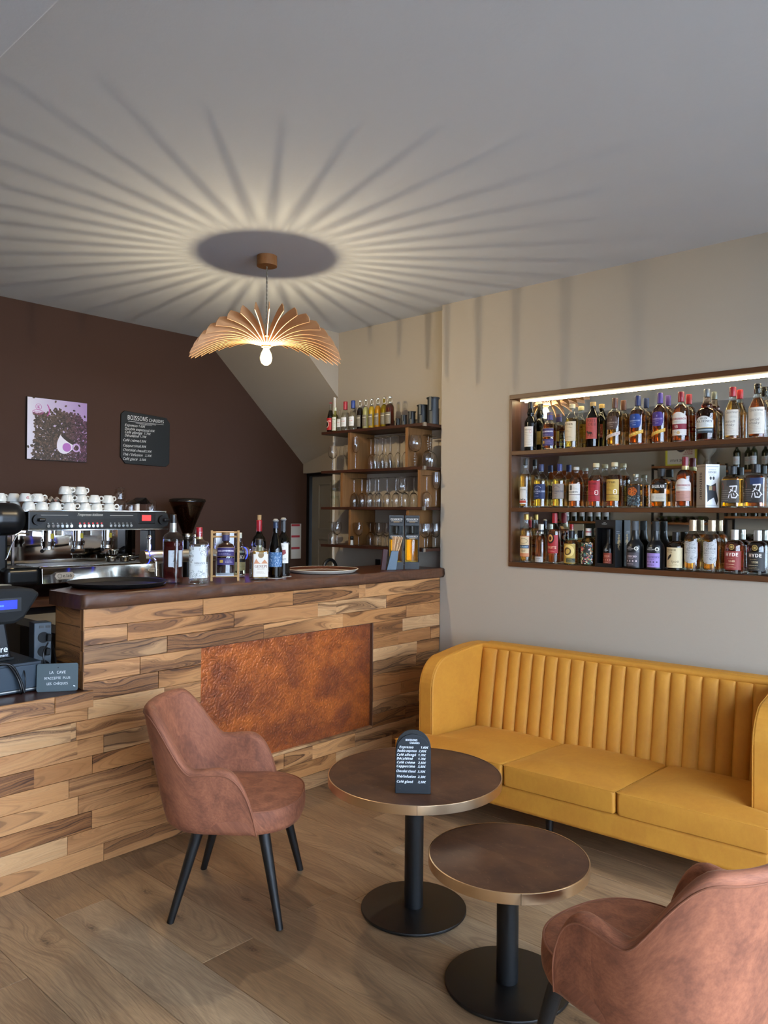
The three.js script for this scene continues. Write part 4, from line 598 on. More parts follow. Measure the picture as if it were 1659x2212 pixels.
{
  const N = 'whisky_bottle', g1 = 'bottles on the top niche shelf', g2 = 'bottles on the middle niche shelf', g3 = 'bottles on the bottom niche shelf', Y1 = 1.8245, Y2 = 1.4955, Y3 = 1.1775;
  const B = (y, z, o) => bottle({ name: N, at: [BX, y, z], ...o });
  const corkY = '#b7975e', gold = '#b89a54';
  // top shelf
  B(Y1, -2.360, { label: 'black bulge-necked bottle with a white script label, far left of the top niche shelf', h: .285, r: .035, shape: 'redneck', body: '#0b0b09', cap: [.84, .44, '#1b1715'], labels: [[L_.whiteScript, .08, .49, 1.9], [L_.backYellow, .15, .42, 1.3, Math.PI]], group: g1 });
  B(Y1, -2.234, { label: 'squat amber bottle with a purple cap and purple labels on the top niche shelf', h: .214, r: .0402, shape: 'squat', liq: 'deep', fill: .70, cap: [.79, .42, '#433a72'], collar: [.93, 1.0, .425, '#6d5236'], labels: [[L_.purple, .33, .57, 2.1], [L_.purpleLow, .10, .28, 2.1], [L_.backYellow, .25, .52, 1.1, Math.PI]], group: g1 });
  B(Y1, -2.093, { label: 'pale gold bottle with a cream label and clear stopper on the top niche shelf', h: .247, r: .039, shape: 'classic', liq: 'gold', fill: .68, cap: [.905, .43, '#c9bb96', 0.3], labels: [[L_.arranCream, .16, .60, 2.0]], group: g1 });
  B(Y1, -1.968, { label: 'dark bottle with a red label bearing a black animal on the top niche shelf', h: .248, r: .0367, shape: 'classic', glass: '#1c1008', liq: 'wine', fill: .76, cap: [.905, .44, corkY, 0.6], labels: [[L_.redDog, .18, .64, 2.1], [L_.lostRust, .24, .54, 1.2, Math.PI]], group: g1 });
  B(Y1, -1.841, { label: 'amber bottle with a brown cap, brown oval label and white slanting strip', h: .257, r: .0425, shape: 'tall', liq: 'amber', fill: .71, cap: [.79, .36, '#5a362a'], labels: [[L_.ovalBrown, .33, .62, 1.75], [L_.strapWhite, .12, .30, 2.2]], group: g1 });
  B(Y1, -1.714, { label: 'dark amber bottle with a navy cap, blue oval label and gold slanting strip', h: .258, r: .0425, shape: 'tall', liq: 'deep', fill: .71, cap: [.79, .36, '#1b2a5c'], labels: [[L_.ovalBlue, .33, .62, 1.75], [L_.strapGold, .12, .30, 2.2]], group: g1 });
  B(Y1, -1.595, { label: 'dark amber bottle with a purple cap, purple oval label and gold slanting strip', h: .260, r: .0395, shape: 'tall', liq: 'deep', fill: .76, cap: [.79, .36, '#4c3684'], labels: [[L_.ovalPurple, .33, .62, 1.75], [L_.strapGold, .12, .30, 2.2]], group: g1 });
  B(Y1, -1.487, { label: 'dark red-capped bottle with a maroon-banded white label on the top niche shelf', h: .255, r: .0403, shape: 'tall', liq: 'deep', fill: .74, cap: [.80, .38, '#8c1e2c', .3], labels: [[L_.ben15, .13, .60, 2.1], [L_.strip, .14, .27, 1.0, Math.PI]], group: g1 });
  B(Y1, -1.360, { label: 'broad dark bottle with a bulbous neck, grey cap and arched white label', h: .255, r: .0480, shape: 'bulge', glass: '#e8d8c8', liq: 'dark', fill: .72, cap: [.85, .30, '#6a7072', .3, .3], labels: [[L_.old, .14, .48, 1.95]], group: g1 });
  B(Y1, -1.238, { label: 'amber bottle with a red wax cap and cream script label on the top niche shelf', h: .253, r: .0345, shape: 'stubby', liq: 'amber', fill: .74, cap: [.82, .44, '#a01c28', .3], labels: [[L_.couvA, .07, .56, 2.2]], group: g1 });
  B(Y1, -1.125, { label: 'dark amber bottle with a black wax cap and cream script label at the right edge', h: .256, r: .0400, shape: 'stubby', liq: 'deep', fill: .74, cap: [.82, .40, '#15100c', .25], labels: [[L_.couvB, .07, .56, 2.1]], group: g1 });
  // middle shelf
  B(Y2, -2.392, { label: 'slim black-capped bottle with a white and red label, far left of the middle niche shelf', h: .287, r: .0335, shape: 'bordeaux', liq: 'amber', fill: .68, cap: [.86, .39, '#161616'], labels: [[L_.cows, .07, .42, 1.35]], group: g2 });
  B(Y2, -2.287, { label: 'pale gold bottle with a navy cap and navy label on the middle niche shelf', h: .249, r: .0418, shape: 'tall', liq: 'gold', fill: .66, cap: [.84, .36, '#1c2856'], labels: [[L_.engBlue, .20, .54, 2.2]], group: g2 });
  B(Y2, -2.169, { label: 'pale gold bottle with a navy cap and taupe label on the middle niche shelf', h: .247, r: .0408, shape: 'tall', liq: 'gold', fill: .66, cap: [.84, .36, '#20286a'], labels: [[L_.engGrey, .20, .54, 2.2]], group: g2 });
  B(Y2, -2.065, { label: 'amber bottle with a clear stopper and white tower label on the middle niche shelf', h: .226, r: .0398, shape: 'classic', liq: 'deep', fill: .74, cap: [.92, .40, '#b9b6aa', .2], labels: [[L_.tower, .17, .58, 2.0]], group: g2 });
  B(Y2, -1.947, { label: 'amber bottle with a clear stopper and red label on the middle niche shelf', h: .243, r: .0404, shape: 'classic', liq: 'deep', fill: .72, cap: [.905, .43, '#c4b48c', .25], labels: [[L_.arranRed, .14, .60, 2.0]], group: g2 });
  B(Y2, -1.840, { label: 'amber bottle with a clear stopper and yellow label on the middle niche shelf', h: .243, r: .0413, shape: 'classic', liq: 'deep', fill: .72, cap: [.905, .43, '#c4b48c', .25], labels: [[L_.arranGold, .15, .62, 2.0]], group: g2 });
  B(Y2, -1.722, { label: 'small square-shouldered bottle printed with orange and blue specks', h: .177, r: .0370, shape: 'flask', sq: .3, liq: 'amber', fill: .70, cap: [.90, .44, '#8c8878', .3, .5], labels: [[L_.fire, .06, .66, 2.2]], group: g2 });
  B(Y2, -1.585, { label: 'broad amber bottle with a black stopper and black badge label on the middle niche shelf', h: .201, r: .0455, shape: 'squat', sq: .25, liq: 'amber', fill: .74, cap: [.80, .42, '#101114', .5], labels: [[L_.balB, .42, .66, 1.9], [L_.balW, .16, .36, 1.7]], group: g2 });
  B(Y2, -1.464, { label: 'dark red bottle with a burgundy cap and white-pink label on the middle niche shelf', h: .256, r: .0430, shape: 'tall', liq: 'deep', fill: .74, cap: [.82, .36, '#7a1826', .3], collar: [.74, .82, .42, '#c8b884', .3, .4], labels: [[L_.benPink, .13, .58, 2.0]], group: g2 });
  const bx = thing('gift_box', 'grey and white printed gift box standing cornerwise on the middle niche shelf', 'box', [3.862, Y2, -1.352], -Math.PI / 2 - 0.10);
  part(bx, 'carton', rbox(0.075, 0.212, 0.075, 0.001, 0, 0.106, 0, 1).rotateY(-0.55), solid('#b9b2a8', .6));
  part(bx, 'printed_face', decal(L_.shinFront, 0.0745, 0.211, 0, 0.106, 0.0379).rotateY(-0.55 + Math.PI / 2), printMat); part(bx, 'printed_face', decal(L_.shinSide, 0.0745, 0.211, 0, 0.106, 0.0379).rotateY(-0.55), printMat);
  B(Y2, -1.236, { label: 'flat gold bottle with a black stopper and grey brush-lettered label on the middle niche shelf', h: .201, r: .0440, shape: 'flask', sq: .35, liq: 'gold', fill: .74, cap: [.80, .44, '#121214', .4], labels: [[L_.shinGrey, .12, .66, 2.0]], group: g2 });
  B(Y2, -1.131, { label: 'flat amber bottle with a black stopper and blue brush-lettered label at the right edge', h: .206, r: .0440, shape: 'flask', sq: .35, liq: 'amber', fill: .74, cap: [.80, .44, '#121214', .4], labels: [[L_.shinBlue, .12, .68, 2.0]], group: g2 });
  // bottom shelf
  B(Y3, -2.383, { label: 'gold-capped bottle with a navy-banded cream label, far left of the bottom niche shelf', h: .281, r: .0353, shape: 'bordeaux', liq: 'amber', fill: .70, cap: [.88, .40, gold, .3, .6], labels: [[L_.levant, .12, .55, 2.1]], group: g3 });
  B(Y3, -2.285, { label: 'dark red bottle with a tall silver collar and small grey label, bottom niche shelf', h: .224, r: .0336, shape: 'stubby', liq: 'deep', fill: .70, cap: [.74, .46, '#b9b8b2', .3, .5], collar: [.80, .86, .475, '#2a2c30', .4], labels: [[L_.strip, .03, .17, 1.7]], group: g3 });
  B(Y3, -2.198, { label: 'dark red-capped bottle with a round emblem on its red label, bottom niche shelf', h: .288, r: .0370, shape: 'bordeaux', liq: 'deep', fill: .68, cap: [.80, .42, '#9a1e28', .4], labels: [[L_.redSun, .16, .62, 2.1]], group: g3 });
  B(Y3, -2.092, { label: 'black-capped bottle with a round picture on its gold label, bottom niche shelf', h: .190, r: .0395, shape: 'squat', glass: '#dfe4d4', liq: 'amber', fill: .72, cap: [.78, .44, '#15161a', .4], labels: [[L_.goldHorse, .05, .62, 2.1]], group: g3 });
  B(Y3, -1.989, { label: 'bottle with a red and white striped cap and a colourful printed label', h: .205, r: .0406, shape: 'squat', glass: '#dfe4d4', liq: 'gold', fill: .74, cap: [.80, .40, '#d8d2cc', .4], collar: [.88, .93, .412, '#a02830', .4], labels: [[L_.colours, .05, .62, 2.2]], group: g3 });
  const lb = thing('presentation_box', 'black presentation box with a window showing a bottle on the bottom niche shelf', 'box', [3.862, Y3, -1.872], -Math.PI / 2);
  const carton = std({ color: 0x0c0d0f, roughness: 0.45 });
  part(lb, 'carton', merge([box(0.115, 0.252, 0.003, 0, 0.126, -0.038), box(0.003, 0.252, 0.076, -0.056, 0.126, 0), box(0.003, 0.252, 0.076, 0.056, 0.126, 0), box(0.115, 0.003, 0.076, 0, 0.0015, 0), box(0.115, 0.003, 0.076, 0, 0.2505, 0)]), carton);
  part(lb, 'window_front', slab([[-0.0575, 0], [0.0575, 0], [0.0575, 0.252], [-0.0575, 0.252]], 0.002, 0, [[[-0.046, 0.02], [-0.046, 0.21], [0.046, 0.21], [0.046, 0.02]]]).translate(0, 0, 0.037), carton);
  part(lb, 'print', decal(L_.boxText, 0.05, 0.0175, -0.004, 0.232, 0.0396), printMat);
  part(lb, 'printed_side', decal(L_.boxSide, 0.074, 0.25, 0, 0.126, 0).rotateY(Math.PI / 2).translate(0.0579, 0, 0), printMat);
  B(Y3 + 0.0035, -1.868, { label: 'black bottle with a rust-red label inside the black presentation box', h: .200, r: .0300, shape: 'lost', body: '#101112', bodyRough: .35, cap: [.78, .43, '#1c1e20', .5], labels: [[L_.lostRust, .06, .36, 1.9], [L_.lostTop, .38, .50, 1.1, -.2]] });
  const lost = (z, label, l, cap) => B(Y3, z, { label, h: .249, r: .0435, shape: 'lost', body: '#101214', bodyRough: .32, cap: [.80, .42, cap, .55], labels: [[l, .05, .34, 1.75], [L_.lostTop, .37, .48, 1.2, -.25], [L_.lostSeal, .38, .47, .55, .55]], group: g3 });
  lost(-1.723, 'matt black bottle with a grey cap and dark grey label right of the presentation box', L_.lostGrey, '#4c5054');
  lost(-1.613, 'matt black bottle with a black cap and lilac label on the bottom niche shelf', L_.lostLilac, '#17191b');
  B(Y3, -1.507, { label: 'squat bottle with a black cap and a cream label with a dark feather', h: .196, r: .0440, shape: 'squat', glass: '#e9e4dc', liq: 'dark', fill: .72, cap: [.76, .42, '#131416', .4], labels: [[L_.feather, .08, .60, 2.2]], group: g3 });
  B(Y3, -1.424, { label: 'left one of two amber bottles with silver caps and ornate silver labels', h: .259, r: .0395, shape: 'tall', liq: 'amber', fill: .72, foot: .06, cap: [.78, .44, '#b9a488', .3, .6], labels: [[L_.ornate, .16, .60, 2.0]], group: g3 });
  B(Y3, -1.332, { label: 'right one of two amber bottles with silver caps and ornate silver labels', h: .259, r: .0400, shape: 'tall', liq: 'amber', fill: .72, foot: .06, cap: [.78, .44, '#b9a488', .3, .6], labels: [[L_.ornate, .16, .60, 2.0]], group: g3 });
  B(Y3, -1.225, { label: 'broad silver-capped bottle with a red label and large white letters', h: .214, r: .0451, shape: 'squat', liq: 'deep', fill: .74, foot: .06, cap: [.76, .40, '#c4c0ba', .22, .6], labels: [[L_.hydeRed, .10, .52, 2.0], [L_.medal, .54, .68, .60]], group: g3 });
  B(Y3, -1.121, { label: 'broad silver-capped bottle with a black label and large white letters, far right', h: .213, r: .0451, shape: 'squat', liq: 'dark', fill: .74, foot: .06, cap: [.76, .40, '#a8a49e', .22, .6], labels: [[L_.hydeBlack, .10, .52, 2.0], [L_.medal, .54, .68, .60]], group: g3 });
}
// ---------------------------------------------------------------- alcove shelves
const AX = 3.925, SX = 3.672;
{
  const s = thing('shelving_unit', 'open walnut shelves with pale dividers in the alcove behind the bar', 'shelf');
  for (const y of [2.020, 1.749, 1.497, 1.238]) part(s, 'shelf_board', metric(rbox(AX - SX, 0.018, 0.932, 0.0015, (AX + SX) / 2, y - 0.009, -3.464), 'z', 0.5, 1, y, y * 0.7), shelfWalnut);
  for (const [z, y0, y1] of [[-3.667, 1.749, 2.002], [-3.153, 1.749, 2.002], [-3.735, 1.497, 1.731], [-3.048, 1.497, 1.731], [-3.654, 1.238, 1.479], [-3.141, 1.238, 1.479]]) {
    part(s, 'divider', metric(rbox(AX - SX - 0.012, y1 - y0, 0.022, 0.001, (AX + SX) / 2 + 0.004, (y0 + y1) / 2, z), 'y', 0.6, 2, z, z), blond);
  }
  for (const y of [2.020, 1.749, 1.497, 1.238]) part(s, 'corner_clip', merge([rbox(0.020, 0.024, 0.002, 0.0008, SX + 0.008, y - 0.009, -2.9975, 1), rbox(0.002, 0.024, 0.016, 0.0008, SX - 0.001, y - 0.009, -3.005, 1)]), steel);
}
{
  const Y = 2.0202, X = 3.735, g = 'bottles on the top alcove shelf', sh = -Math.PI / 2;
  const A = (z, o) => bottle({ name: 'bottle', at: [X, Y, z], turn: sh, group: g, ...o });
  A(-3.905, { label: 'dark cola bottle with a red crown cap and red label', h: .212, r: .0262, shape: 'burgundy', liq: 'wine', fill: .74, cap: [.975, .42, '#b83040'], labels: [[L_.cola, .08, .48, 2.1]] });
  A(-3.858, { label: 'small olive-green bottle with a white label behind the cola bottle', h: .175, r: .0215, shape: 'bordeaux', glass: '#d8dca8', liq: 'pale', fill: .70, cap: [.86, .42, '#c8ceb4'], labels: [[L_.greenLab, .06, .60, 2.1]] });
  A(-3.812, { label: 'smallest clear bottle with a white label on the top alcove shelf', h: .158, r: .0200, shape: 'bordeaux', liq: 'clear', fill: .6, labels: [[L_.whiteLab, .20, .55, 2.0]] });
  A(-3.757, { label: 'clear syrup bottle with a red cap and white label', h: .206, r: .0300, shape: 'burgundy', liq: 'clear', fill: .62, cap: [.72, .50, '#a82838'], labels: [[L_.whiteLab, .15, .46, 1.9]] });
  A(-3.682, { label: 'clear syrup bottle with a blue cap and white label', h: .206, r: .0290, shape: 'burgundy', liq: 'clear', fill: .62, cap: [.74, .50, '#24408c'], labels: [[L_.whiteLab, .15, .46, 1.9]] });
  const swing = (z, liq, label, r = .0222, glass) => { const b = A(z, { label, h: .203, r, shape: 'tall', liq, glass: glass ?? '#f4f7f4', fill: .74, cap: [.945, .50, '#b8b6b0', .3, .7], labels: [[L_.smokeLab, .10, .48, 1.8]] }); part(b, 'wire_clip', merge([tube([V(-r * .5, .195, 0), V(-r * .62, .178, 0), V(-r * .5, .160, 0)], .0016, 12, 6), tube([V(r * .5, .195, 0), V(r * .62, .178, 0), V(r * .5, .160, 0)], .0016, 12, 6), cyl(r * .42, r * .42, .003, 0, .160, 0, 20)]), steel); };
  swing(-3.617, 'wine', 'swing-top bottle of nearly black syrup right of the blue cap');
  swing(-3.563, '#c8c48a', 'swing-top bottle of pale green syrup');
  swing(-3.508, '#d8b02c', 'swing-top bottle of yellow syrup');
  swing(-3.452, '#d89410', 'swing-top bottle of orange syrup');
  swing(-3.396, '#b0a03a', 'swing-top bottle of olive-yellow syrup beside the dark red one', .0225, '#e8e2a0');
  swing(-3.333 - .012, 'dark', 'broad swing-top bottle of dark red syrup beside the metal measures', .030);
  const pewter = std({ color: 0x4a4d50, metalness: 0.8, roughness: 0.55 });
  [[-3.394, .040, .0080, 'smallest of the seven pewter measures'], [-3.370, .050, .0095, 'second smallest of the seven pewter measures'], [-3.330, .062, .0160, 'third smallest of the seven pewter measures'], [-3.278, .080, .0195, 'middle-sized pewter measure of the seven on the top shelf'], [-3.210, .098, .0250, 'third largest of the seven pewter measures'], [-3.122, .132, .0345, 'second largest of the seven pewter measures'], [-3.036, .172, .0385, 'largest of the seven pewter measures, next to the wall corner']].forEach(([z, h, r, label]) => {
    const m = thing('measuring_cup', label, 'cup', [3.80, Y, z], -1.25, 'row of pewter measures');
    part(m, 'cup_body', lathe([[0, 0], [r * .98, 0], [r * .98, .004], [r * .94, .006], [r * .92, h * .93], [r * 1.08, h * .955], [r * 1.08, h], [r * .98, h], [r * .88, h * .93], [r * .88, .004], [0, .004]], 32), pewter);
    const wd = r * .42; part(m, 'handle', merge([rbox(wd, h * .50, .0024, .001, 0, h * .75, r * 1.32, 1), rbox(wd, .0024, r * .42, .001, 0, h * .995, r * 1.14, 1), rbox(wd, .0024, r * .42, .001, 0, h * .51, r * 1.14, 1)]), pewter);
  });
}
// ---------------------------------------------------------------- drinking glasses on the alcove shelves
const clearGlass = phy({ color: 0xfbfdfb, transmission: 1, thickness: 0, roughness: 0.0, ior: 1.5 }), stemGlass = phy({ color: 0xffffff, transmission: 1, thickness: 0.01, roughness: 0, ior: 1.5 });
{
  // profile: bowl [[r, y]...] with y from 0 at the stem end; stem length, foot radius
  function glass(label, kind, x, y, z, up, group) {
    const K = {  wine: { s: .100, f: .031, b: [[.004, 0], [.014, .006], [.025, .022], [.029, .042], [.0285, .062], [.025, .095]] }, tulip: { s: .112, f: .030, b: [[.004, 0], [.014, .008], [.0225, .030], [.0245, .055], [.0225, .085], [.021, .108]] }, balloon: { s: .095, f: .036, b: [[.004, 0], [.020, .006], [.036, .025], [.041, .050], [.038, .080], [.031, .105]], knobs: true }, snifter: { s: .085, f: .033, b: [[.004, 0], [.020, .008], [.031, .026], [.033, .046], [.029, .075], [.026, .090]] }, short: { s: .066, f: .030, b: [[.004, 0], [.016, .006], [.0275, .024], [.030, .044], [.0285, .066], [.026, .088]] } }[kind];
    const H = K.s + K.b[K.b.length - 1][1], o = thing('wine_glass', label, 'glass', [x, up ? y : y + H + .0006, z], rr(0, 6), group); const inv = up ? 1 : -1;
    const flip = (g) => (up ? g : g.rotateX(Math.PI));
    { const w = .0011, outer = K.b.map(([r, q]) => [r, K.s + q]), inner = [...K.b].reverse().map(([r, q], i) => [Math.max(r - w, 0), K.s + q + (i === K.b.length - 1 ? .003 : i === K.b.length - 2 ? .0015 : 0)]); part(o, 'bowl', flip(lathe([[0, K.s], ...outer, ...inner, [0, K.s + .003]], 36)), stemGlass); }
    const st = [[0, .0043], [.0042, .0045], [.0032, .014], [.0030, K.s - .014], [.0044, K.s - .001], [0, K.s - .0008]];
    if (K.knobs) st.splice(3, 0, ...[0, 1, 2].flatMap((i) => { const q = .030 + i * .016; return [[.0035, q], [.0085, q + .007], [.0035, q + .014]]; }));
    part(o, 'stem', flip(lathe(st, 18)), stemGlass);
    part(o, 'foot', flip(lathe([[0, 0], [K.f, 0], [K.f, .0012], [.010, .0028], [0, .0042]], 32)), stemGlass);
    return o;
  }
  const ord = ['first', 'second', 'third', 'fourth', 'fifth', 'sixth', 'seventh', 'eighth', 'ninth', 'tenth'];
  const R1 = 1.7494, R2 = 1.4974, R3 = 1.2384;
  const upper = 'glasses under the top alcove shelf', mid = 'glasses on the middle alcove shelf', low = 'glasses on the lowest alcove shelf';
  glass('upright long-stemmed glass at the far left of the upper glass shelf', 'snifter', 3.73, R1, -3.875, true, upper);
  glass('second upright long-stemmed glass from the left on the upper glass shelf', 'snifter', 3.80, R1, -3.835, true, upper);
  glass('upright long-stemmed glass touching the left divider of the upper glass shelf', 'snifter', 3.75, R1, -3.745, true, upper);
  glass('upright tall glass standing in front of the upturned flutes', 'tulip', 3.695, R1, -3.615, true, upper);
  [-3.600, -3.535, -3.467, -3.397, -3.328, -3.262, -3.198].forEach((z, i) => glass(ord[i] + ' upturned slim glass from the left between the dividers of the upper shelf', 'tulip', 3.80 - (i === 0 ? -.03 : 0), R1, z, false, upper));
  [-3.570, -3.500].forEach((z, i) => glass(ord[i] + ' slim glass in the rear row behind the upturned glasses', 'tulip', 3.87, R1, z, false, upper));
  glass('upright balloon glass with a knobbed stem right of the right divider', 'balloon', 3.705, R1, -3.100, true, upper);
  glass('left upturned balloon glass at the right end of the upper shelf', 'balloon', 3.85, R1, -3.090, false, upper);
  glass('right upturned balloon glass at the right end of the upper shelf', 'balloon', 3.755, R1, -3.034, false, upper);
  // middle shelf
  [-3.700, -3.625, -3.550, -3.470, -3.393, -3.315, -3.238, -3.165].forEach((z, i) => glass(ord[i] + ' upturned wine glass from the left on the middle glass shelf', 'wine', 3.77, R2, z, false, mid));
  [-3.662, -3.585].forEach((z, i) => glass(ord[i] + ' wine glass of the rear row on the middle glass shelf', 'wine', 3.86, R2, z, false, mid));
  glass('upright snifter standing before the upturned wine glasses', 'snifter', 3.690, R2, -3.195, true, mid);
  glass('upturned wine glass just right of the divider on the middle shelf', 'wine', 3.705, R2, -3.003, false, mid);
  glass('upright slender glass at the right end of the middle shelf', 'tulip', 3.80, R2, -3.004, true, mid);
  for (let k = 0; k < 3; k++) { const t = thing('tumbler', ['lowest', 'middle', 'topmost'][k] + ' of the stacked cut tumblers left of the divider', 'glass', [3.74, R2 + k * .055, -3.862], 0, 'stack of cut tumblers'); part(t, 'tumbler_wall', lathe([[0, .003], [.024, .003], [.031, .078], [.0295, .078], [.022, .010], [0, .010]], 12), clearGlass); }
  // lowest shelf
  glass('upturned wine glass at the far left of the lowest glass shelf', 'short', 3.74, R3, -3.885, false, low);
  glass('upright wine glass at the left of the lowest glass shelf', 'short', 3.715, R3, -3.808, true, low);
  glass('upturned wine glass left of the left divider on the lowest shelf', 'short', 3.80, R3, -3.742, false, low);
  glass('upright wine glass beside the pepper mill on the lowest shelf', 'short', 3.70, R3, -3.585, true, low);
  [-3.580, -3.515, -3.448, -3.380, -3.312].forEach((z, i) => glass(ord[i] + ' upturned wine glass from the left between the dividers of the lowest shelf', 'short', 3.81, R3, z, false, low));
  [-3.420, -3.350].forEach((z, i) => glass(ord[i] + ' upright wine glass in front on the lowest shelf behind the gift cartons', 'short', 3.72, R3, z, true, low));
  [-3.095, -3.030].forEach((z, i) => glass(ord[i] + ' upright wine glass at the right end of the lowest shelf', 'short', 3.72, R3, z, true, low));
  [-3.095, -3.030].forEach((z, i) => glass(ord[i] + ' rear wine glass at the right end of the lowest shelf', 'short', 3.83, R3, z, true, low));
  const pm = thing('pepper_mill', 'small pepper mill with a black cap and clear body on the lowest shelf', 'mill', [3.69, R3, -3.640]);
  part(pm, 'mill_body', lathe([[0, 0], [.011, 0], [.012, .006], [.010, .03], [.011, .036], [0, .036]], 20), std({ color: 0xb8b8b4, roughness: 0.3, metalness: 0.2 })); part(pm, 'mill_cap', lathe([[0, .036], [.012, .036], [.013, .056], [.011, .062], [0, .062]], 20), blackPlastic);
}
// ---------------------------------------------------------------- what stands on the bar top
const BY = 1.1153;
{
  const sh = -Math.PI / 2, toCam = (x, z) => Math.atan2(-x, -z);
  const bA = bottle({ name: 'spirit_bottle', label: 'tall faceted bottle of dark red spirit with a silver label and thick glass foot', at: [2.027, BY, -3.195], turn: toCam(2.027, -3.195) - 0.35, h: .325, r: .0415, shape: 'facet', sq: .35, liq: '#4a1210', fill: .60, foot: .07, cap: [.875, .37, '#241c1a', .3], collar: [.74, .875, .385, '#b4b0aa', .35, .5], labels: [[L_.silver, .20, .48, 1.55, .62], [L_.silverSeal, .52, .61, .62, .78]] });
  bottle({ name: 'spirit_bottle', label: 'stout clear bottle with a botanical white label and red wax cap', at: [2.108, BY, -3.100], turn: toCam(2.108, -3.1) - .15, h: .265, r: .0455, shape: 'flask', sq: .12, liq: 'clear', fill: .70, foot: .05, cap: [.83, .34, '#a51c28', .3], collar: [.79, .83, .37, '#b59a6a', .6], labels: [[L_.gin, .10, .66, 2.0, -.05]] });
  // wooden easel with a cloth sling that holds a leaning bottle
  const st = thing('bottle_stand', 'small wooden stand with a white cloth sling holding a leaning bottle', 'stand', [2.262, BY, -3.105], toCam(2.262, -3.1) + .05);
  const oakLight = std({ color: 0xb58a52, roughness: 0.6 });
  for (const s of [-1, 1]) { part(st, 'post', rbox(.011, .248, .018, .001, s * .064, .124, .0, 1), oakLight); }
  for (const [y, z] of [[.238, -.004], [.218, -.004], [.024, .006]]) part(st, 'rail', bar(V(-.064, y, z), V(.064, y, z), .0055, .0055, 12), oakLight);
  const slingR = []; for (const [y, z] of [[.244, -.010], [.234, .004], [.16, -.018], [.09, -.024], [.03, -.012], [.018, .008], [.030, .014]]) slingR.push([V(-.043, y, z), V(.043, y, z)]);
  part(st, 'sling', skin(slingR, false), std({ color: 0xdfe2e8, roughness: 0.85, side: THREE.DoubleSide }));
  const hb = bottle({ name: 'spirit_bottle', label: 'dark bottle with a purple label leaning in the wooden stand', at: [2.262 - .012, BY + .034, -3.105 + .022], turn: toCam(2.25, -3.1), h: .205, r: .0455, shape: 'squat', liq: '#34100f', fill: .80, cap: [.80, .40, '#39345c', .5], collar: [.94, 1, .43, '#8a6a48', .6], labels: [[L_.purple, .42, .64, 2.1], [L_.purpleLow, .22, .38, 2.1]] }); hb.rotation.order = 'YXZ'; hb.rotation.x = -0.10;
  bottle({ name: 'spirit_bottle', label: 'pale yellow bottle with a black label behind the wooden stand', at: [2.445, BY, -3.235], turn: toCam(2.4, -3.2) + .2, h: .232, r: .034, shape: 'stubby', liq: 'pale', fill: .68, cap: [.88, .42, '#c8c8b8', .4], labels: [[L_.blackLab, .16, .56, 2.0]] });
  bottle({ name: 'wine_bottle', label: 'opened green wine bottle with a cork and red neck foil', at: [2.560, BY, -3.215], turn: toCam(2.5, -3.2) - .3, h: .298, r: .0375, shape: 'bordeaux', glass: '#3a4420', liq: 'wine', fill: .62, cap: [.80, .40, '#a81c2a', .35], labels: [[L_.redMap, .18, .52, 1.9]] });
  const ck = thing('cork', 'cork stuck in the opened wine bottle', 'cork', [2.560, BY + .299, -3.215]); part(ck, 'cork_body', cyl(.0105, .012, .026, 0, 0, 0, 20), std({ color: 0xb79464, roughness: 0.9 }));
  bottle({ name: 'spirit_bottle', label: 'square amber bottle with a white mountain label', at: [2.437, BY, -3.060], turn: toCam(2.437, -3.06) + .22, h: .205, r: .0435, shape: 'flask', sq: .62, liq: '#b0802a', fill: .70, foot: .05, cap: [.84, .44, '#2e2822', .4], collar: [.70, .84, .34, '#8a8462', .3], labels: [[L_.genepi, .08, .64, 1.7, 0], [L_.blackCode, .05, .58, .9, -1.571]] });  // clear amber spirit; its inner glow is put into a diffuse colour
  const F = bottle({ name: 'wine_bottle', label: 'dark wine bottle with a blue abstract label and grey stopper', at: [2.562, BY + .0015, -3.082], turn: toCam(2.56, -3.08), h: .288, r: .0365, shape: 'burgundy', glass: '#20220c', liq: 'wine', fill: .74, cap: [.80, .37, '#22304c', .4], labels: [[L_.blueArt, .20, .46, 2.2]] });
  const G = bottle({ name: 'wine_bottle', label: 'dark wine bottle with a white label and grey stopper', at: [2.655, BY + .0015, -3.130], turn: toCam(2.65, -3.1) - .25, h: .294, r: .0365, shape: 'bordeaux', glass: '#2c3214', liq: 'wine', fill: .70, cap: [.80, .37, '#3a3c3e', .4], labels: [[L_.redMap, .24, .60, 2.1]] });
  for (const [b, h] of [[F, .288], [G, .294]]) part(b, 'stopper', lathe([[0, h], [.012, h], [.017, h + .006], [.010, h + .016], [0, h + .017]], 24), solid('#7c7e7e', .6));
  [[2.562, -3.082, 'thin white coaster under the blue-labelled wine bottle'], [2.655, -3.130, 'thin white coaster under the white-labelled wine bottle']].forEach(([x, z, l]) => part(thing('coaster', l, 'coaster', [x, BY, z]), 'disc', cyl(.046, .046, .0015, 0, 0, 0, 40), solid('#cfcac0', .7)));
  // trays
  const tr = thing('serving_tray', 'round black serving tray at the left end of the bar', 'tray', [1.768, BY, -3.235]);
  part(tr, 'tray_body', lathe([[0, .003], [.185, .003], [.192, .006], [.208, .020], [.216, .022], [.218, .020], [.210, .016], [.195, .001], [0, .0]], 72), std({ color: 0x0d0e10, roughness: 0.55 }));
  const tb = thing('serving_tray', 'round brown tray with a cream rim on the bar', 'tray', [3.010, BY, -3.200]);
  part(tb, 'tray_rim', lathe([[.160, .003], [.166, .001], [.180, .004], [.199, .018], [.203, .020], [.203, .022], [.198, .022], [.178, .008], [.160, .005]], 72), std({ color: 0xd8d0bf, roughness: 0.5 }), 'cream rim');
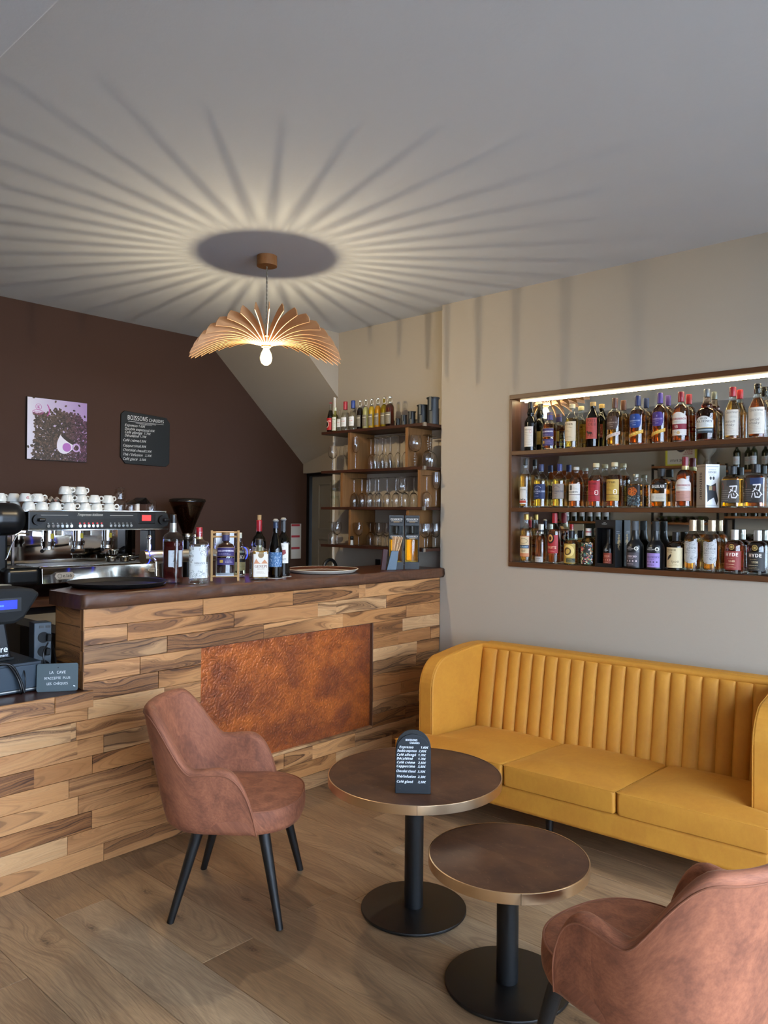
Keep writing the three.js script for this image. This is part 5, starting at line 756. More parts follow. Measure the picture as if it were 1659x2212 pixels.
  part(tb, 'tray_floor', metric(lathe([[0, .0045], [.162, .0045], [.178, .0085], [.196, .0215]], 72), 'x', .8, .8), std({ map: walnutMap, roughness: 0.4, color: 0xd8a884 }), 'brown wood-look surface');
  // two gift cartons with windows onto gold bottles
  const carton = std({ color: 0x0d0d0f, roughness: 0.4 });
  [[3.527, -3.098, 'left one of two black gift cartons showing a golden bottle'], [3.620, -3.050, 'right one of two black gift cartons showing a golden bottle']].forEach(([x, z, l], i) => {
    const t = toCam(x, z) + .04, c = thing('gift_carton', l, 'box', [x, BY, z], t, 'pair of gift cartons');
    part(c, 'carton', merge([box(.088, .062, .080, 0, .297, 0), box(.088, .042, .080, 0, .021, 0), box(.002, .225, .078, -.043, .154, 0), box(.002, .225, .078, .043, .154, 0), box(.088, .225, .002, 0, .154, -.039)]), carton); part(c, 'added_reflector', box(.080, .142, .001, 0, .113, -.0365), std({ color: 0xf0b848, metalness: 0.6, roughness: 0.35 }), 'added gold reflector that brightens the bottle');  // gold sheet added behind the bottle to throw light through it
    part(c, 'print', decal(L_.pend, .080, .036, 0, .300, .0405), printMat); part(c, 'print', decal(L_.pend, .078, .030, 0, .196, .0405), printMat);
    part(c, 'window', box(.084, .225, .0006, 0, .154, .0398), clearGlass);
    bottle({ name: 'gift_bottle', label: ['slim golden bottle inside the left gift carton', 'slim golden bottle inside the right gift carton'][i], at: [x, BY + .0425, z], turn: t, h: .222, r: .0375, shape: 'tall', liq: 'gold', fill: .78, cap: [.80, .40, '#16161a', .4] });
  });
  // leaning holder of stirrers and a second, darker one
  const hold = thing('stirrer_holder', 'small blue-grey holder full of wooden stirrers', 'holder', [3.440, BY, -3.060], toCam(3.44, -3.06) + .1);
  part(hold, 'holder', slab([[-.028, 0], [.030, 0], [.044, .115], [.000, .115]], .034, .002).translate(0, 0, -.017), std({ color: 0x46545f, roughness: 0.4, metalness: 0.4 }));
  for (let i = 0; i < 9; i++) part(hold, 'stirrer', rbox(.0055, .12, .0016, .0006, 0, .06, 0, 1).rotateZ(-.05 - i * .03).translate(.006 + i * .0034, .082, -.012 + (i % 3) * .010), std({ color: 0xcaa478, roughness: 0.7 }));
  const hr = thing('menu_holder', 'dark red folded card leaning beside the stirrer holder', 'card', [3.395, BY, -3.085], toCam(3.4, -3.08) + .5);
  part(hr, 'card', rbox(.030, .125, .012, .001, 0, .0625, 0, 1).rotateZ(-.12), std({ color: 0x3a1416, roughness: 0.5 }));
  const sc = thing('saucer', 'small white saucer with a black clip at the wall end of the bar', 'saucer', [3.770, BY, -3.185]); part(sc, 'dish', lathe([[0, .003], [.030, .003], [.046, .010], [.047, .011], [.032, .001], [0, 0]], 40), white);
  const cl = thing('clip', 'black clip lying on the white saucer', 'clip', [3.770, BY + .0035, -3.185], .6); part(cl, 'clip_body', rbox(.05, .016, .018, .004, 0, .009, 0), blackPlastic); part(cl, 'wire', tube([V(-.03, .012, 0), V(-.04, .026, .006), V(-.01, .034, .01), V(.03, .022, .004)], .0012, 20, 6), blackPlastic);
}
// ---------------------------------------------------------------- beer tap, sink tap, back bar
{
  const blueOn = std({ color: 0x2a3cff, emissive: new THREE.Color().setRGB(0.04, 0.07, 1.0), emissiveIntensity: 2.6 });
  const t = thing('beer_tap', 'horizontal brushed steel beer font with glowing blue rings and chrome taps', 'beer tap', [0, 0, -3.50]);
  const X0 = 2.045, X1 = 2.700, y = 1.222, tubeG = (x0, x1, r) => new THREE.CylinderGeometry(r, r, x1 - x0, 40).rotateZ(Math.PI / 2).translate((x0 + x1) / 2, y, 0);
  part(t, 'barrel', tubeG(X0 + .02, X1 - .02, .034), steel); part(t, 'end_cap', merge([tubeG(X0, X0 + .02, .0345), tubeG(X1 - .02, X1, .0345)]), std({ color: 0xa59880, metalness: 1, roughness: 0.35 }));
  for (const x of [X0 + .022, 2.21, 2.50, X1 - .022]) part(t, 'glow_ring', tubeG(x - .002, x + .002, .0358), blueOn, 'glowing blue ring');
  for (const x of [2.075, 2.345, 2.48]) { const tap = part(t, 'tap', merge([cyl(.011, .008, .07, x, y + .03, .012, 20), new THREE.SphereGeometry(.013, 20, 12).translate(x, y + .10, .012), bar(V(x, y, .03), V(x, y - .02, .075), .012, .010), bar(V(x, y - .02, .075), V(x, y - .09, .08), .008, .006)]), chrome); }
  part(t, 'column', cyl(.030, .030, .26, 2.42, 0.95, 0, 32), steel);
  for (const x of [2.10, 2.64]) { const b = new THREE.PointLight(new THREE.Color().setRGB(0.12, 0.16, 1), 0.018, 0, 2); b.position.set(x, y + .055, -3.455); b.shadow.radius = .5; scene.add(b); }
  const ft = thing('sink_faucet', 'black arched faucet of the sink behind the bar', 'faucet', [3.41, 0.92, -3.56]);
  const arc = []; for (let i = 0; i <= 16; i++) { const a = Math.PI * i / 16; arc.push(V(.058 * Math.cos(a), .17 + .065 * Math.sin(a), 0)); } part(ft, 'spout', tube([V(.058, 0, 0), V(.058, .10, 0), ...arc, V(-.058, .10, 0)], .011, 60, 12), blackPlastic); part(ft, 'foot', cyl(.02, .02, .012, .058, 0, 0, 24), blackPlastic);
  const wk = thing('work_counter', 'dark working counter behind the bar that carries taps and sink', 'counter'); part(wk, 'worktop', box(2.0, .04, .5, 2.62, .90, -3.72), std({ color: 0xa8a49a, metalness: 0.6, roughness: 0.45 })); part(wk, 'cabinet', box(1.98, .86, .46, 2.62, .44, -3.72), solid('#1c1714', .7));
  const bc = thing('back_counter', 'dark back counter along the brown wall under the coffee machine', 'counter'); part(bc, 'worktop', metric(box(2.6, .04, .60, 2.30, .93, -4.635), 'x', .5, 1), std({ map: walnutMap, roughness: 0.4 })); part(bc, 'cabinet', box(2.56, .90, .56, 2.30, .455, -4.65), solid('#1a1210', .7));
  const so = thing('wall_socket', 'black wall socket with a white plug under the alcove shelves', 'socket', [3.928, 1.105, -3.616], -Math.PI / 2); part(so, 'plate', rbox(.05, .05, .008, .003, 0, .006, 0), blackPlastic); part(so, 'plug', rbox(.034, .022, .03, .006, .008, -.022, .016), white);
  const ca = thing('wall_calendar', 'white wall planner with three red bands on the brown wall', 'calendar', [4.325, 1.065, BACKZ + .001]); part(ca, 'sheet', rbox(.112, .298, .008, .002, 0, .149, .004), solid('#c6c2ba', .7)); for (const q of [.285, .19, .09]) part(ca, 'red_band', box(.092, .018, .002, -.008, q, .009), solid('#a01c28', .6));
}
// ---------------------------------------------------------------- coffee machine and what stands on it
{
  const m = thing('coffee_machine', 'three-group chrome and dark grey coffee machine on the back counter', 'coffee machine', [0, 0, 0]);
  const dark = std({ color: 0x2c2e2f, roughness: 0.32, metalness: 0.25 }), shell = std({ color: 0x14171a, roughness: 0.3 }), mirrorSteel = std({ color: 0xbdb6ac, metalness: 1, roughness: 0.06 });
  const ZF = -4.40;
  part(m, 'front_panel', slab([[1.855, 1.345], [2.70, 1.345], [2.752, 1.362], [2.764, 1.40], [2.752, 1.44], [2.73, 1.453], [1.855, 1.453]], .05, .006).translate(0, 0, ZF - .05), dark);
  part(m, 'panel_inlay', slab([[2.02, 1.405], [2.50, 1.405], [2.525, 1.385], [2.545, 1.348], [1.962, 1.348], [1.982, 1.388]], .006, .001).translate(0, 0, ZF - .002), std({ color: 0x1c1e1f, roughness: 0.4 }));
  part(m, 'trim_strip', merge([box(.90, .007, .012, 2.30, 1.342, ZF + .001), box(.88, .005, .02, 2.30, 1.456, ZF - .012)]), chrome);
  part(m, 'body', merge([box(.89, .11, .40, 2.30, 1.40, -4.65), box(.88, .10, .36, 2.30, 1.075, -4.62)]), dark);
  part(m, 'cup_rail', box(.92, .010, .42, 2.29, 1.452, -4.63), chrome);
  part(m, 'splash_panel', box(.84, .20, .006, 2.27, 1.235, -4.70), mirrorSteel);
  part(m, 'side_hood', rbox(.235, .185, .47, .085, 1.740, 1.405, -4.605, 8), shell); part(m, 'side_column', merge([rbox(.075, .24, .16, .02, 1.742, 1.22, -4.56, 3), rbox(.20, .105, .42, .03, 1.832, 1.077, -4.61, 4)]), shell);
  part(m, 'side_strip', box(.014, .19, .012, 1.795, 1.238, ZF - .06), chrome);
  part(m, 'right_column', rbox(.05, .20, .12, .012, 2.695, 1.24, -4.55, 3), shell);
  part(m, 'drip_front', rbox(.775, .092, .012, .004, 0, 0, 0, 2).rotateX(-0.10).translate(2.318, 1.077, ZF + .004), mirrorSteel);
  part(m, 'drip_edge', rbox(.80, .012, .03, .003, 2.318, 1.127, ZF - .008, 2), chrome);
  for (let i = 0; i < 9; i++) part(m, 'grate_bar', box(.80, .004, .010, 2.30, 1.132, ZF - .045 - i * .028), steel);
  for (const x of [2.010, 2.190, 2.375]) {
    const g = part(m, 'brew_group', merge([cyl(.030, .030, .075, x, 1.268, ZF - .085, 28), cyl(.036, .038, .028, x, 1.246, ZF - .085, 28), box(.05, .03, .16, x, 1.315, ZF - .17)]), chrome);
    part(g, 'warning_sticker', box(.018, .03, .001, x + .006, 1.305, ZF - .054), solid('#c8b430', .5));
    part(g, 'portafilter_holder', merge([cyl(.033, .030, .022, x - .004, 1.226, ZF - .085, 28)]), chrome);
    part(g, 'handle', bar(V(x - .03, 1.233, ZF - .06), V(x - .085, 1.222, ZF + .02), .008, .011, 14), blackPlastic);
  }
  [[1.966, 0], [2.155, 1], [2.350, 0]].forEach(([x0, red]) => { for (let i = 0; i < 6; i++) { part(m, 'button', new THREE.CylinderGeometry(.0088, .0098, .008, 18).rotateX(Math.PI / 2).translate(x0 + i * .0272, 1.365, ZF + .007), chrome); part(m, 'led', box(.007, .004, .002, x0 + i * .0272, 1.381, ZF + .005), red ? std({ color: 0xff2030, emissive: new THREE.Color().setRGB(1, 0.05, 0.06), emissiveIntensity: 2 }) : solid('#a8a8a6', .4)); } });
  for (const x of [1.905, 2.708]) part(m, 'knob', merge([new THREE.CylinderGeometry(.030, .032, .018, 28).rotateX(Math.PI / 2).translate(x, 1.401, ZF + .009), rbox(.040, .020, .03, .008, x + .012, 1.401, ZF + .03, 3)]), blackPlastic);
  part(m, 'display_frame', rbox(.12, .07, .008, .004, 2.597, 1.411, ZF + .001, 2), blackPlastic);
  part(m, 'display_screen', box(.062, .036, .002, 2.593, 1.413, ZF + .006), std({ color: 0xff3030, emissive: new THREE.Color().setRGB(1, 0.07, 0.07), emissiveIntensity: 1.1 }), 'small red display');
  const tRect = cell(360, 40, (c, w, h) => { text(c, "l'espresso italiano", w / 2, 18, 30, '#d9d5cb', 'serif', 'italic', 'center', 340); });
  part(m, 'lettering', decal(tRect, .225, .026, 2.221, 1.431, ZF + .0016), printMat); part(m, 'lettering_line', merge([box(.17, .0022, .001, 2.00, 1.428, ZF + .001), box(.155, .0022, .001, 2.425, 1.428, ZF + .001)]), solid('#c9c5bb', .5));
  const badge = cell(150, 60, (c, w, h) => { c.fillStyle = '#b9b4aa'; c.beginPath(); c.moveTo(0, 30); c.lineTo(16, 4); c.lineTo(134, 4); c.lineTo(150, 30); c.lineTo(134, 56); c.lineTo(16, 56); c.fill(); c.strokeStyle = '#5c5854'; c.lineWidth = 3; c.beginPath(); c.arc(38, 30, 15, 0, 7); c.stroke(); text(c, 'e.lab', 96, 30, 30, '#4c4844', 'sans-serif', 'bold', 'center', 84); }), badge2 = cell(110, 44, (c) => { c.fillStyle = '#c4bca8'; c.beginPath(); c.ellipse(55, 22, 54, 20, 0, 0, 7); c.fill(); text(c, 'Sinfonia', 55, 22, 24, '#3a3630', 'serif', 'italic', 'center', 92); });
  part(m, 'badge', decal(badge, .118, .047).rotateX(-0.10).translate(2.063, 1.074, ZF + .0112), printMat); part(m, 'badge', decal(badge2, .072, .028).rotateX(-0.10).translate(2.640, 1.082, ZF + .0108), printMat);
  part(m, 'steam_wand', tube([V(1.86, 1.322, ZF + .0), V(1.80, 1.325, ZF + .015), V(1.782, 1.31, ZF + .02), V(1.745, 1.24, ZF + .03), V(1.722, 1.185, ZF + .035), V(1.716, 1.182, ZF + .036)], .0045, 40, 10), chrome);
  for (const [x, z] of [[1.80, -4.45], [2.66, -4.45], [1.80, -4.78], [2.66, -4.78]]) part(m, 'foot', cyl(.022, .026, .078, x, .95, z, 20), blackPlastic);

  // cups, bottoms up on the warming rail
  const cupBody = lathe([[.0355, 0], [.0365, .002], [.0362, .012], [.033, .030], [.0265, .043], [.0225, .047], [.0205, .0475], [.0195, .045], [0, .0445]], 36);
  const handleG = new THREE.TorusGeometry(.0125, .0042, 10, 24).translate(.044, .026, 0), porcelain = phy({ color: 0xe6e8e4, roughness: 0.18, clearcoat: 0.6, clearcoatRoughness: 0.08 });
  const first = thing('coffee_cup', '', 'cup', [0, 0, 0], 0, 'cups on the coffee machine'); part(first, 'cup_body', cupBody, porcelain); part(first, 'handle', handleG, porcelain);
  const ord = ['first', 'second', 'third', 'fourth', 'fifth', 'sixth', 'seventh', 'eighth', 'ninth']; let used = false;
  const place = (px, lay, z, turn, label) => { const x = 1.739 + 0.00279 * px + (-4.5 - z) * .40, p = [x, 1.4575 + lay * .0478, z]; if (!used) { first.position.set(...p); first.rotation.y = turn; first.userData.label = label; used = true; return first; } return copyOf(first, p, turn, label); };
  [57, 84, 112, 143, 177, 204, 234].forEach((q, i) => place(q, 0, -4.475, [.1, .15, .1, -.5, .2, .1, -.4][i], ord[i] + ' white cup from the left in the bottom layer on the coffee machine'));
  const logo = place(50, 1, -4.478, -.9, 'white cup with a small red mark in the second layer on the machine'); part(logo, 'mark', wrapLabel(cell(40, 40, (c) => { c.strokeStyle = '#a8283c'; c.lineWidth = 5; c.beginPath(); c.arc(20, 20, 13, 0.4, 5.6); c.stroke(); c.fillStyle = '#a8283c'; c.fillRect(16, 14, 9, 12); }), .0345, .010, .032, .022, 0, .9, .0012), printMat);
  [[75, .1], [138, -.8], [170, .25], [199, -.9], [231, .15]].forEach(([q, t], i) => place(q, 1, -4.475, t, ord[i + 1] + ' white cup from the left in the second layer on the machine'));
  [[133, -.2], [168, .2]].forEach(([q, t], i) => place(q, 2, -4.478, t, ['left', 'right'][i] + ' front cup of the top layer on the coffee machine'));
  place(150, 2, -4.56, .3, 'rear cup of the top layer on the coffee machine');
  [2, 28].forEach((q, i) => place(q, 0, -4.57, 2.6, ord[i] + ' white cup from the left behind the black side hood'));
  [[-1, 1], [27, 1]].forEach(([q], i) => place(q, 1, -4.578, 2.8, ord[i] + ' upper white cup behind the black side hood'));
  [140, 176, 206].forEach((q, i) => place(q, 0, -4.56, 2.5, ord[i] + ' white cup of the rear row on the coffee machine'));
  place(150, 1, -4.56, 2.5, 'white cup of the rear row carrying the rear top cup');
  // folded cloth
  const cw = thing('cloth', 'white cloth with red stripes folded over the cups', 'cloth', [2.015, 1.512, -4.49]); const rowsC = [];
  for (let j = 0; j <= 14; j++) { const R = []; for (let i = 0; i <= 20; i++) { const u = i / 20 - .5, v = j / 14 - .5; R.push(V(u * .13, .016 + .012 * Math.sin(u * 24 + v * 5) * (1 - Math.abs(u)) - .10 * Math.max(0, Math.abs(u) - .40) - .05 * v * v, v * .11)); } rowsC.push(R); }
  part(cw, 'fabric', skin(rowsC, false), std({ color: 0xd8d2cc, roughness: 0.9, side: THREE.DoubleSide }));
  part(cw, 'stripe', skin(rowsC.map((R) => R.slice(12, 14).map((p) => V(p.x, p.y + .0008, p.z))), false), std({ color: 0xb06a68, roughness: 0.9, side: THREE.DoubleSide }));
  // glass cups, jar and black lid at the right end
  const gcup = thing('glass_cup', '', 'cup', [0, 0, 0], 0, 'glass cups on the coffee machine'); part(gcup, 'cup_wall', lathe([[.034, 0], [.035, .03], [.031, .060], [.026, .072], [.0, .074]], 14), phy({ color: 0xf6f2ee, transmission: 1, thickness: 0, roughness: 0.02, ior: 1.55 })); part(gcup, 'handle', new THREE.TorusGeometry(.017, .004, 8, 20).translate(.042, .034, 0), stemGlass);
  [[257, 0, -4.48, 'bottom glass cup of the tall stack right of the white cups'], [257, 1, -4.48, 'top glass cup of the tall stack right of the white cups'], [284, 0, -4.48, 'single glass cup right of the tall glass stack'], [270, 0, -4.57, 'glass cup behind the glass stacks'], [336, 0, -4.48, 'single glass cup beside the black lid above the red display']].forEach(([q, l, z, lab], i) => { const x = 1.739 + .00279 * q, p = [x, 1.4575 + l * .074, z]; if (!i) { gcup.position.set(...p); gcup.userData.label = lab; gcup.rotation.y = .3; } else copyOf(gcup, p, .3 + i, lab); });
  const jar = thing('jar', 'small white jar at the right end of the coffee machine', 'jar', [2.618, 1.4575, -4.555]); part(jar, 'jar_body', lathe([[0, 0], [.016, 0], [.017, .004], [.017, .044], [.015, .048], [0, .048]], 24), white);
  const lid = thing('tamper_mat', 'black folded rubber mat lying over the white jar', 'mat', [2.640, 1.506, -4.57], .2); part(lid, 'mat', skin([-.045, .045].map((z) => [V(-.068, .0, z), V(-.01, .026, z), V(.018, .040, z), V(.045, .018, z), V(.062, .0, z), V(.060, -.004, z), V(.044, .013, z), V(.018, .034, z), V(-.01, .020, z), V(-.066, -.005, z)]), true, true, true), blackPlastic);
  // loose portafilters on the grate
  const pf = thing('portafilter', 'leftmost loose portafilter on the drip grate', 'portafilter', [2.395, 1.1345, -4.47], .3, 'loose portafilters');
  part(pf, 'basket', lathe([[0, .004], [.026, .004], [.030, .010], [.031, .030], [.035, .032], [.035, .037], [.029, .037], [.027, .012], [0, .010]], 32), chrome); part(pf, 'handle', bar(V(.03, .024, 0), V(.135, .045, 0), .008, .012, 16), blackPlastic);
  copyOf(pf, [2.470, 1.1345, -4.445], -.35, 'middle loose portafilter on the drip grate'); copyOf(pf, [2.548, 1.1345, -4.50], .15, 'rightmost loose portafilter on the drip grate');
  const pf2 = copyOf(pf, [2.445, 1.1345 + .038, -4.53], .6, 'loose portafilter lying on top of the others');
  // saucers
  const sc = thing('saucer', '', 'saucer', [0, 0, 0], 0, 'stack of saucers'); part(sc, 'dish', lathe([[0, .003], [.034, .003], [.062, .013], [.064, .015], [.063, .016], [.036, .005], [0, .005]], 48), porcelain);
  for (let i = 0; i < 8; i++) { const p = [1.672, .951 + i * .0115, -4.330], lab = ['lowest', 'second lowest', 'third lowest', 'fourth', 'fifth', 'third highest', 'second highest', 'topmost'][i] + ' saucer of the white stack left of the coffee machine'; if (!i) { sc.position.set(...p); sc.userData.label = lab; } else copyOf(sc, p, i, lab); }
  // grinder
  const g = thing('coffee_grinder', 'black coffee grinder with a cone-shaped hopper full of beans', 'grinder', [3.030, .95, -4.60]);
  part(g, 'hopper', lathe([[.032, .355], [.036, .362], [.118, .565], [.121, .575]], 40), phy({ color: 0xb8a090, transmission: 1, thickness: 0, roughness: 0.05 }));
  part(g, 'beans', lathe([[0, .36], [.030, .362], [.105, .540], [.06, .552], [0, .556]], 40), std({ map: tex(256, 128, (u, v) => mix3([34, 20, 14], [82, 52, 36], clamp(n2(u * 60, v * 50) * 1.2))), bumpMap: tex(256, 128, (u, v) => grey(128 + 110 * n2(u * 60, v * 50)), false), bumpScale: .006, roughness: 0.4 }), 'dark roasted beans');
  part(g, 'lid', lathe([[0, .600], [.10, .598], [.123, .592], [.126, .574], [.12, .572], [0, .572]], 40), std({ color: 0x1c1a1a, roughness: 0.2 })); part(g, 'collar', lathe([[.03, .318], [.042, .318], [.042, .352], [.03, .352]], 32), chrome);
  part(g, 'body', merge([rbox(.115, .30, .20, .02, 0, .17, -.02, 3), rbox(.10, .02, .26, .006, 0, .012, .02, 2)]), std({ color: 0x121214, roughness: 0.3 })); part(g, 'round_badge', new THREE.CylinderGeometry(.018, .018, .004, 24).rotateX(Math.PI / 2).translate(-.01, .245, .081), chrome); part(g, 'spout', merge([cyl(.03, .022, .10, 0, .11, .095, 20), box(.06, .012, .06, 0, .10, .09)]), chrome);
}
// ---------------------------------------------------------------- pictures and boards on the brown wall
{
  const c = document.createElement('canvas'); c.width = c.height = 512; const x = c.getContext('2d');
  const gr = x.createLinearGradient(0, 0, 512, 0); gr.addColorStop(0, '#dcd9e6'); gr.addColorStop(1, '#a98abf'); x.fillStyle = gr; x.fillRect(0, 0, 512, 512);
  const inBeans = (a, b) => { const edge = 128 + 22 * n2(a * .014, 3) - 58 * sstep(170, 250, a) + 34 * sstep(270, 330, a) - 20 * sstep(350, 380, a) + 86 * sstep(400, 512, a); return b > edge && a > 52 + 22 * n2(b * .02, 9); };
  for (let i = 0; i < 3000; i++) { const a = rr(-4, 516), b = rr(-4, 516); if (!inBeans(a, b) && rnd() > .008) continue; const pur = sstep(250, 520, a), l = rr(.35, 1), rot = rr(0, 3); x.save(); x.translate(a, b); x.rotate(rot); x.fillStyle = `rgb(${Math.round(lerp(96, 104, pur) * l)},${Math.round(lerp(72, 54, pur) * l)},${Math.round(lerp(62, 84, pur) * l)})`; x.beginPath(); x.ellipse(0, 0, 11.5, 8, 0, 0, 7); x.fill(); x.strokeStyle = `rgba(${lerp(190, 200, pur)},${lerp(165, 150, pur)},${lerp(140, 190, pur)},${.55 * l})`; x.lineWidth = 1.6; x.beginPath(); x.ellipse(0, -2, 8, 4, 0, 3.4, 6.0); x.stroke(); x.strokeStyle = 'rgba(14,8,6,.9)'; x.beginPath(); x.moveTo(-9, 0); x.quadraticCurveTo(0, 3, 9, 0); x.stroke(); x.restore(); }
  x.save(); x.translate(318, 372); x.rotate(.60); x.scale(1.25, 1.25); x.fillStyle = '#e8e2ee'; x.beginPath(); x.moveTo(-62, -40); x.quadraticCurveTo(-56, 62, 6, 66); x.quadraticCurveTo(66, 60, 62, -44); x.closePath(); x.fill(); x.fillStyle = '#2c1c18'; x.beginPath(); x.ellipse(0, -40, 60, 13, -.03, 0, 7); x.fill(); x.strokeStyle = '#c9a8d8'; x.lineWidth = 11; x.beginPath(); x.arc(76, -30, 24, 0, 7); x.stroke(); x.fillStyle = '#b46cc0'; x.beginPath(); x.arc(22, 8, 30, 0, 7); x.fill(); x.restore();
  x.strokeStyle = '#b03a94'; x.lineWidth = 8; x.beginPath(); x.arc(112, 96, 70, -.75, .75); x.stroke(); x.lineWidth = 3; x.beginPath(); x.arc(92, 74, 24, 0, 7); x.stroke(); text(x, 'K', 92, 76, 34, '#b03a94', 'serif', 'bold'); x.beginPath(); x.ellipse(88, 118, 46, 18, 0, 0, 7); x.stroke(); text(x, 'Portioli', 88, 120, 26, '#b03a94', 'serif', 'italic', 'center', 76);
  const t = new THREE.CanvasTexture(c); t.colorSpace = THREE.SRGBColorSpace; t.magFilter = t.minFilter = THREE.LinearFilter;
  const p = thing('wall_picture', 'square canvas print of coffee beans with a spilled cup on the brown wall', 'picture', [2.258, 1.978, BACKZ + .001]);
  part(p, 'canvas_edge', box(.397, .397, .018, 0, 0, .009), solid('#2a2322', .7)); part(p, 'print', new THREE.PlaneGeometry(.392, .392).translate(0, 0, .0185), std({ map: t, roughness: 0.5 }));
  // chalkboards: chalk writing on slate colour
  const chalk = (w, h, draw, bg = '#14191b') => { const cv = document.createElement('canvas'); cv.width = w; cv.height = h; const k = cv.getContext('2d'); k.fillStyle = bg; k.fillRect(0, 0, w, h); draw(k, w, h); const q = new THREE.CanvasTexture(cv); q.colorSpace = THREE.SRGBColorSpace; q.magFilter = q.minFilter = THREE.LinearFilter; return std({ map: q, roughness: 0.6 }); };
  const flatUV = (g, x0, y0, w, h) => { const P = g.attributes.position, U = g.attributes.uv; for (let i = 0; i < P.count; i++) U.setXY(i, (P.getX(i) - x0) / w, (P.getY(i) - y0) / h); return g; };
  const hand = (k, s, a, b, size, al = 'left', mw) => text(k, s, a, b, size, '#e9e9e4', 'sans-serif', 'italic', al, mw);
  const bm = chalk(512, 512, (k) => { text(k, 'BOISSONS', 66, 62, 56, '#e9e9e4', 'sans-serif', '', 'left', 210); text(k, 'CHAUDES', 286, 68, 42, '#e9e9e4', 'sans-serif', '', 'left', 160); k.fillStyle = '#d8d8d2'; k.fillRect(74, 96, 368, 3); k.fillRect(150, 106, 210, 3); k.fillRect(190, 116, 130, 2); k.beginPath(); k.arc(256, 108, 5, 0, 7); k.fill(); [['Expresso', '1.60€', 134], ['Double expresso', '2,00€', 168], ['Café allongé', '1.70€', 200], ['Décaféiné', '1.70€', 232], ['Café crème', '2,50€', 276], ['Cappuccino', '3,80€', 326], ['Chocolat chaud', '3,50€', 368], ['Thé / Infusion', '2,30€', 410], ['Café glacé', '3,50€', 452]].forEach(([a, b, y], i) => { hand(k, a, i < 4 ? 40 : 24, y, 32); hand(k, b, (i < 4 ? 40 : 24) + 20 + a.length * 14.5, y, 28); }); });
  const oct = [[-.155, -.18], [.165, -.186], [.193, -.162], [.195, .132], [.165, .170], [-.165, .188], [-.190, .165], [-.192, -.135]];
  const cb = thing('chalkboard', 'black chalkboard with clipped corners listing hot drinks on the brown wall', 'chalkboard', [2.895, 1.968, BACKZ + .001]); part(cb, 'board', flatUV(slab(oct, .014, .002), -.195, -.19, .39, .38), bm);
  // arched menu on the larger table
  const mn = thing('table_menu', 'arched black chalkboard menu standing on the larger round table', 'menu board', [2.003, .5005, -1.674], 0); mn.rotation.order = 'YXZ'; mn.rotation.y = Math.atan2(-2.04, 1.70) - 0.02; mn.rotation.x = -0.09;
  const archPts = (w, h) => { const o = [[-w / 2, 0], [w / 2, 0]]; for (let i = 0; i <= 24; i++) { const a = Math.PI * i / 24; o.push([w / 2 * Math.cos(a), h - w * .58 + w * .58 * Math.pow(Math.sin(a), .85)]); } return o; };
  const mm = chalk(512, 900, (k) => { text(k, "BOISSONS", 232, 92, 44, '#e4ebf0', 'sans-serif', 'bold', 'center', 180); text(k, 'CHAUDES', 280, 134, 40, '#e4ebf0', 'sans-serif', 'bold', 'center', 150); [['Expresso', '1.60€', 200, 48], ['Double expresso', '2,00€', 256, 20], ['Café allongé', '1.70€', 316, 12], ['Décaféiné', '1.70€', 374, 12], ['Café crème', '2,50€', 432, 14], ['Cappuccino', '3,80€', 490, 10], ['Chocolat chaud', '3,50€', 564, 8], ['Thé/infusion', '2.30€', 644, 12], ['Café glacé', '3,50€', 722, 14]].forEach(([a, b, y, x0]) => { text(k, a, x0, y, 50, '#e4ebf0', 'sans-serif', 'bold italic', 'left', 290); text(k, b, x0 + 318, y, 46, '#e4ebf0', 'sans-serif', 'bold italic', 'left', 130); }); }, '#10171e');
  part(mn, 'back_board', slab(archPts(.121, .212), .006, .001).translate(0, 0, -.008), std({ color: 0x0a0d10, roughness: 0.5 })); part(mn, 'board', flatUV(slab(archPts(.117, .198), .005, .001).translate(-.001, 0, -.001), -.0595, 0, .117, .198), mm);
  part(mn, 'foot', rbox(.122, .022, .030, .002, 0, .011, -.012, 1), std({ color: 0x0b0f13, roughness: 0.5 })); for (const s of [-.045, .045]) part(mn, 'screw', new THREE.CylinderGeometry(.003, .003, .002, 14).rotateX(Math.PI / 2).translate(s, .014, .0042), blackPlastic);
  // slate sign
  const sm = chalk(512, 352, (k) => { const t = (s, y, z, w) => text(k, s, 256, y, z, '#e8ebea', 'sans-serif', '', 'center'); t('LA   CAVE', 112, 50); t("N'ACCEPTE  PLUS", 184, 42); t('LES  CHÈQUES', 254, 42); k.fillStyle = '#e8ebea'; k.beginPath(); k.ellipse(470, 292, 15, 7, .4, 0, 7); k.fill(); k.fillStyle = '#101416'; k.beginPath(); k.arc(262, 52, 7, 0, 7); k.fill(); }, '#4b585c');
  const sl = thing('slate_sign', 'grey slate sign with white writing on the low worktop', 'sign', [1.405, .7255, -3.045], 0); sl.rotation.order = 'YXZ'; sl.rotation.y = -Math.atan2(.084, .128); sl.rotation.x = -0.12;
  const sp = []; for (const [a, b, q] of [[-.077, 0, 3.9], [.077, 0, 5.5], [.077, .110, 0.6], [-.077, .110, 2.2]]) for (let i = -2; i <= 2; i++) { const s = [Math.sign(a), b > .05 ? 1 : -1], ang = Math.atan2(s[1], s[0]) + i * .35; sp.push([a - s[0] * .008 + .0085 * Math.cos(ang), b - s[1] * .008 + .0085 * Math.sin(ang)]); }
  part(sl, 'slate', flatUV(slab(sp, .005, .0006), -.077, 0, .154, .110), sm);
}
